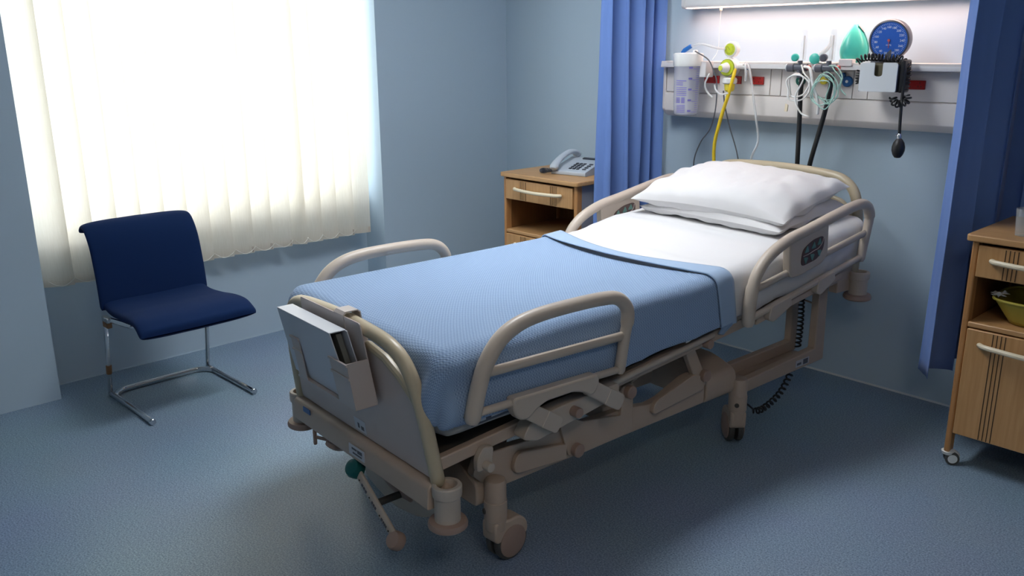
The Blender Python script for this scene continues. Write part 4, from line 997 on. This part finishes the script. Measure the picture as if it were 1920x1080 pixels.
hose('clear_tube', [(-2.548, -0.23, 1.538), (-2.48, -0.24, 1.548), (-2.41, -0.22, 1.53), (-2.385, -0.19, 1.525)], 0.0055, 'clear_tube', 'clear tube running from the blue canister elbow to the upper lime dial', 'tube')
hose('clear_tube', [(-2.29, -0.17, 1.455), (-2.255, -0.19, 1.455), (-2.235, -0.19, 1.40), (-2.225, -0.17, 1.30), (-2.215, -0.15, 1.20), (-2.21, -0.13, 1.10), (-2.245, -0.12, 1.02), (-2.26, -0.1, 0.90)], 0.0055, 'clear_tube', 'long clear tube hanging beside the yellow hose down the wall', 'tube')
hose('clear_tube', [(-2.45, -0.21, 1.41), (-2.465, -0.22, 1.36), (-2.45, -0.21, 1.32), (-2.42, -0.22, 1.305)], 0.0045, 'clear_tube', 'short clear tube looping below the suction canister bracket', 'tube')
hose('clear_tube', [(-2.40, -0.235, 1.36), (-2.385, -0.24, 1.335), (-2.355, -0.245, 1.32), (-2.325, -0.235, 1.325)], 0.0045, 'clear_tube', 'short clear tube curling under the lower lime dial', 'tube')
hose('clear_tube', [(-2.28, -0.17, 1.462), (-2.252, -0.215, 1.45), (-2.245, -0.215, 1.41), (-2.25, -0.21, 1.385)], 0.0055, 'clear_tube', 'short clear stub of tube beside the regulator side arm', 'tube')

# ------------------------------------------------------------------ oxygen flowmeters and black hoses
def flowmeter(x, label, knob):
    f = thing('oxygen_flowmeter', label, 'flowmeter', (x, -0.165, 1.445))
    MB().cyl((-0.025, -0.01, 0), (0.035, -0.01, 0), 0.0165, 16).build('valve_body', 'dial_case', f)
    MB().cyl((-0.058, -0.012, -0.001), (-0.024, -0.012, -0.001), 0.019, 18).build('valve_knob', 'dial_case', f)
    MB().cyl((-0.064, -0.012, -0.001), (-0.057, -0.012, -0.001), 0.0165, 18).build('knob_cap', 'box_grey', f)
    MB().cyl((0.0, -0.012, -0.045), (0.0, -0.012, 0.03), 0.011, 14).build('outlet_stem', 'dial_case', f)
    MB().cyl((0.035, -0.01, 0.0), (0.05, -0.01, 0), 0.011, 14).build('union', 'needle_red', f)
    MB().lathe([(0.011, 0.03), (0.0125, 0.04), (0.0125, 0.15), (0.010, 0.16)], (0.008, -0.005, 0), seg=18).build('flow_tube', 'clear', f)
    MB().lathe([(0.003, 0.035), (0.004, 0.135)], (0.008, -0.005, 0), seg=8).build('float_rod', 'white_plastic', f)
    MB().lathe([(0.012, -0.012), (0.017, -0.008), (0.017, 0.008), (0.012, 0.012)], (-0.032, 0.0, 0.042), (0.3, -1, 0), 16).build('control_knob', knob, f)
    MB().cyl((0.005, 0.06, 0.0), (0.005, 0.0, 0.0), 0.010, 12).build('wall_spigot', 'console_lip', f)
    return f
flowmeter(-2.0, 'oxygen flowmeter with a round teal knob and white tubing on the bedhead rail', 'teal')
flowmeter(-1.865, 'oxygen flowmeter with green tubing on the bedhead rail beside the teal mask', 'dial_case')
tag(MB().lathe([(0.012, -0.015), (0.022, -0.010), (0.023, 0.010), (0.014, 0.015)], (-1.945, -0.15, 1.482), (0.2, -1, 0.1), 18).build('outlet_cap', 'teal'), 'teal round cap on the rail between the two flowmeters', 'cap')
bt = thing('clear_fitting', 'clear plastic nebuliser fitting poking up between the two flowmeters', 'fitting', (-1.90, -0.13, 1.466))
MB().tube(cr_path([(-0.045, -0.02, 0.02), (-0.01, -0.015, 0.045), (0.015, -0.01, 0.075), (0.02, -0.01, 0.11)], 4), 0.009, 10).build('elbow', 'clear_tube', bt)
MB().lathe([(0.014, 0.0), (0.020, 0.02), (0.018, 0.05), (0.009, 0.07)], (0.012, -0.01, 0), seg=16).build('cup', 'clear', bt)
hose('black_hose', [(-1.992, -0.166, 1.41), (-1.992, -0.166, 1.33), (-1.992, -0.155, 1.20), (-1.995, -0.14, 1.05), (-2.0, -0.12, 0.90), (-2.0, -0.1, 0.78)], 0.0105, 'black_rubber', 'straight black rubber hose hanging from the flowmeter with white tubing')
hose('black_hose', [(-1.850, -0.166, 1.41), (-1.852, -0.168, 1.37), (-1.870, -0.155, 1.28), (-1.895, -0.15, 1.17), (-1.93, -0.14, 1.03), (-1.955, -0.12, 0.90), (-1.96, -0.1, 0.78)], 0.0105, 'black_rubber', 'slanting black rubber hose hanging from the flowmeter with green tubing')
def loops(name, start, c, rx, rz_, n_, r_, m_, label, seed, tail):
    rr = random.Random(seed); pts = [start]
    for k in range(n_*8+1):
        a = math.pi*0.35-2*math.pi*k/8; w_ = 1+0.16*rr.uniform(-1, 1)
        pts.append((c[0]+rx*w_*math.cos(a)+0.006*rr.uniform(-1, 1), c[1]-0.010*k/8+0.006*rr.uniform(-1, 1), c[2]+rz_*w_*math.sin(a)-0.012*(k//8)))
    return hose(name, pts+tail, r_, m_, label, 'tube', n=6)
loops('oxygen_tubing', (-1.985, -0.19, 1.455), (-1.985, -0.20, 1.375), 0.052, 0.055, 2, 0.0036, 'white_plastic', 'loops of white oxygen tubing hanging on the flowmeter with the round teal knob', 3, [(-1.985, -0.22, 1.33), (-1.98, -0.22, 1.29), (-1.955, -0.215, 1.25), (-1.92, -0.21, 1.235)])
loops('oxygen_tubing', (-1.845, -0.19, 1.455), (-1.85, -0.20, 1.375), 0.050, 0.062, 4, 0.0026, 'green_tube', 'tangle of pale green oxygen tubing hanging beside the blue gas outlet', 5, [(-1.84, -0.225, 1.32), (-1.82, -0.22, 1.30), (-1.79, -0.215, 1.33)])
hose('oxygen_tubing', [(-1.965, -0.20, 1.45), (-1.93, -0.215, 1.44), (-1.91, -0.22, 1.38), (-1.89, -0.215, 1.33), (-1.885, -0.20, 1.29), (-1.89, -0.19, 1.25)], 0.006, 'white_plastic', 'thick white corrugated tube bending down between the two flowmeters', 'tube')
hose('oxygen_tubing', [(-1.855, -0.19, 1.455), (-1.815, -0.20, 1.45), (-1.785, -0.205, 1.41), (-1.79, -0.205, 1.365), (-1.765, -0.20, 1.335)], 0.003, 'green_tube', 'pale green oxygen tube arching down to the blue gas outlet', 'tube')
pd2 = thing('tag_pendant', 'tiny cream tag hanging on a thin clear line below the white tubing', 'tag', (-2.055, -0.17, 1.25))
MB().prism(round_poly([(-0.007, 0.0), (0.007, 0.0), (0.009, 0.03), (-0.004, 0.036)], 0.003, 2), 'y', -0.003, 0.003).build('tag', 'handle_cream', pd2)
MB().tube([(0, 0, 0.035), (-0.002, 0.0, 0.07), (0.01, 0.0, 0.11)], 0.001, 6).build('line', 'white_plastic', pd2)

# ------------------------------------------------------------------ teal mask on the shelf
mk = thing('oxygen_mask', 'teal rubber face mask standing on the bedhead shelf', 'mask', (-1.805, -0.082, 1.466), R(28))
def maskf(i, j):
    a = 2*math.pi*i; h = j
    wdt = 0.060*(math.sin(math.pi*min(1, 0.20+0.77*h**0.85))**0.75)*(1-0.22*h)+0.001
    dp = 0.040*(math.sin(math.pi*min(1, 0.22+0.75*h**0.85))**0.75)*(1-0.15*h)+0.001
    ca, sa = math.cos(a), math.sin(a)
    return (wdt*math.copysign(abs(ca)**0.8, ca), dp*math.copysign(abs(sa)**0.9, sa)+0.012*h*h, 0.004+0.155*h)
mm = MB().grid(maskf, 32, 24); mm.add([maskf(i/32, 0) for i in range(32)], [tuple(range(32))])
mm.build('shell', 'teal', mk, sharp=60)
MB().tube([Vector(maskf(0.02, j/12))*1.0+Vector((0.0015, 0, 0)) for j in range(1, 12)], 0.004, 8).build('edge_seam', 'teal_dark', mk)
MB().prism([(0.010, 0.154), (0.034, 0.128), (0.038, 0.131), (0.014, 0.158)], 'y', -0.006, 0.012).build('nose_clip', 'white_plastic', mk)
MB().lathe([(0.038, 0.0), (0.040, 0.006)], (0, 0, 0), seg=24).build('base_rim', 'teal_dark', mk)

# ------------------------------------------------------------------ blood pressure gauge
bp_ = thing('blood_pressure_monitor', 'wall blood pressure monitor with blue dial, grey cuff box, coiled tube and black bulb', 'blood pressure monitor', (-1.612, -0.178, 1.558))
FD = Vector((0.10, -1, -0.10)).normalized()
def dm(off=0.0, xz=(0, 0), roll=0):
    zax = FD; xax = Vector((0, 0, 1)).cross(zax).normalized(); yax = zax.cross(xax)
    m = Matrix((xax, yax, zax)).transposed().to_4x4(); m.translation = FD*off+xax*xz[0]+yax*xz[1]
    return m @ Matrix.Rotation(roll, 4, 'Z')
gc = MB().lathe([(0.066, -0.05), (0.080, -0.035), (0.082, -0.002), (0.080, 0.006), (0.074, 0.008), (0.073, 0.004)], (0, 0, 0), FD, 48, cap=False).lathe([(0.066, -0.05), (0.001, -0.05)], (0, 0, 0), FD, 48, cap=False).build('gauge_case', 'dial_case', bp_)
MB().lathe([(0.0735, 0.002), (0.0735, 0.0045)], (0, 0, 0), FD, 48).build('dial', 'dial_blue', gc)
q = MB()
for k in range(61):
    a = R(-90-k*6*0.985); L_ = 0.005 if k % 5 else 0.0085
    q.box((-L_/2, -0.0005, 0), (L_/2, 0.0005, 0.0004), dm(0.0047) @ Matrix.Rotation(a, 4, 'Z') @ Matrix.Translation((0.0675-L_/2, 0, 0)))
q.build('scale_ticks', 'print_white', gc)['kind'] = 'stuff'
for k, n_ in enumerate(range(0, 300, 20)):
    a = R(-90-(k+0.5)*24*0.985)
    text_mesh('numeral', str(n_+20 if n_ else 20), 0.0125, 'print_white', gc, dm(0.0049, (0.052*math.cos(a), 0.052*math.sin(a))))
MB().box((-0.0012, -0.002, 0), (0.0012, 0.030, 0.001), dm(0.0055) @ Matrix.Rotation(R(180), 4, 'Z')).build('needle', 'needle_red', gc)
MB().lathe([(0.0055, 0.0), (0.0055, 0.003)], FD*0.005, FD, 16).build('needle_hub', 'needle_red', gc)
text_mesh('unit_text', 'mmHg', 0.008, 'print_white', gc, dm(0.0049, (0, -0.018)))
MB().box((-0.014, 0.0, -0.085), (0.014, 0.03, -0.03)).build('mount_bracket', 'dial_case', bp_, bevel=0.003)
# cuff box (front plate with a slot)
B0 = Vector((0.0, -0.055, -0.145))
fpoly = round_poly([(-0.078, -0.058), (0.078, -0.058), (0.078, 0.058), (0.0165, 0.058), (0.0165, 0.006), (0.0, 0.002), (-0.0165, 0.006), (-0.0165, 0.058), (-0.078, 0.058)], [0.008, 0.008, 0.012, 0.006, 0.016, 0.014, 0.016, 0.006, 0.012], 5)
bx_ = MB().prism(fpoly, 'y', -0.004, 0.0).xf(Matrix.Translation(B0+Vector((0, -0.012, 0)))).build('cuff_box', 'box_grey', bp_, bevel=0.0012)
q = MB().box((-0.078, -0.012, -0.058), (-0.074, 0.075, 0.05)).box((0.074, -0.012, -0.058), (0.078, 0.075, 0.05)).box((-0.078, -0.012, -0.058), (0.078, 0.075, -0.054))
q.xf(Matrix.Translation(B0)).build('box_sides', 'dial_case', bx_)
MB().box((-0.070, 0.0, -0.05), (0.070, 0.06, 0.057)).xf(Matrix.Translation(B0)).build('folded_cuff', 'olive', bx_, bevel=0.01)
MB().box((-0.078, 0.072, -0.058), (0.078, 0.078, 0.07)).xf(Matrix.Translation(B0)).build('back_plate', 'dial_case', bx_, bevel=0.002)
cpt1 = [(-0.098, -0.055, -0.085), (-0.085, -0.05, -0.072), (-0.05, -0.05, -0.066), (0.0, -0.055, -0.068), (0.04, -0.05, -0.070), (0.075, -0.035, -0.075), (0.095, -0.02, -0.11), (0.098, -0.02, -0.155), (0.095, -0.03, -0.20)]
MB().tube(coil(cpt1, 0.0125, 0.003, 22, n=300), 0.0034, 6).build('coiled_tube', 'black_rubber', bp_)
MB().tube(coil([(0.062, -0.05, -0.222), (0.075, -0.055, -0.245), (0.098, -0.055, -0.248), (0.120, -0.05, -0.235), (0.118, -0.045, -0.215)], 0.013, 0.003, 8, n=110), 0.0038, 6).build('coiled_tube', 'black_rubber', bp_)
MB().tube(coil([(-0.088, -0.045, -0.12), (-0.090, -0.045, -0.15), (-0.088, -0.045, -0.172)], 0.012, 0.003, 5, n=70), 0.0034, 6).build('coiled_tube', 'black_rubber', bp_)
MB().tube(cr_path([(0.080, -0.04, -0.08), (0.098, -0.048, -0.12), (0.100, -0.052, -0.17), (0.103, -0.058, -0.24), (0.106, -0.058, -0.33), (0.108, -0.055, -0.382)], 6), 0.0062, 10).build('bulb_tube', 'black_rubber', bp_)
MB().box((0.078, -0.06, -0.205), (0.100, 0.01, -0.075)).build('tube_clip', 'black_rubber', bp_, bevel=0.008)
bu = MB().lathe([(0.004, -0.465), (0.012, -0.463), (0.020, -0.452), (0.0255, -0.435), (0.0258, -0.420), (0.021, -0.402), (0.013, -0.390), (0.008, -0.385)], (0.109, -0.055, 0), seg=24).build('bulb', 'black_rubber', bp_)
MB().lathe([(0.0075, -0.388), (0.0095, -0.385), (0.0095, -0.370), (0.007, -0.366)], (0.108, -0.055, 0), seg=16).cyl((0.108, -0.055, -0.377), (0.095, -0.062, -0.374), 0.005, 10).build('valve', 'chrome', bu)
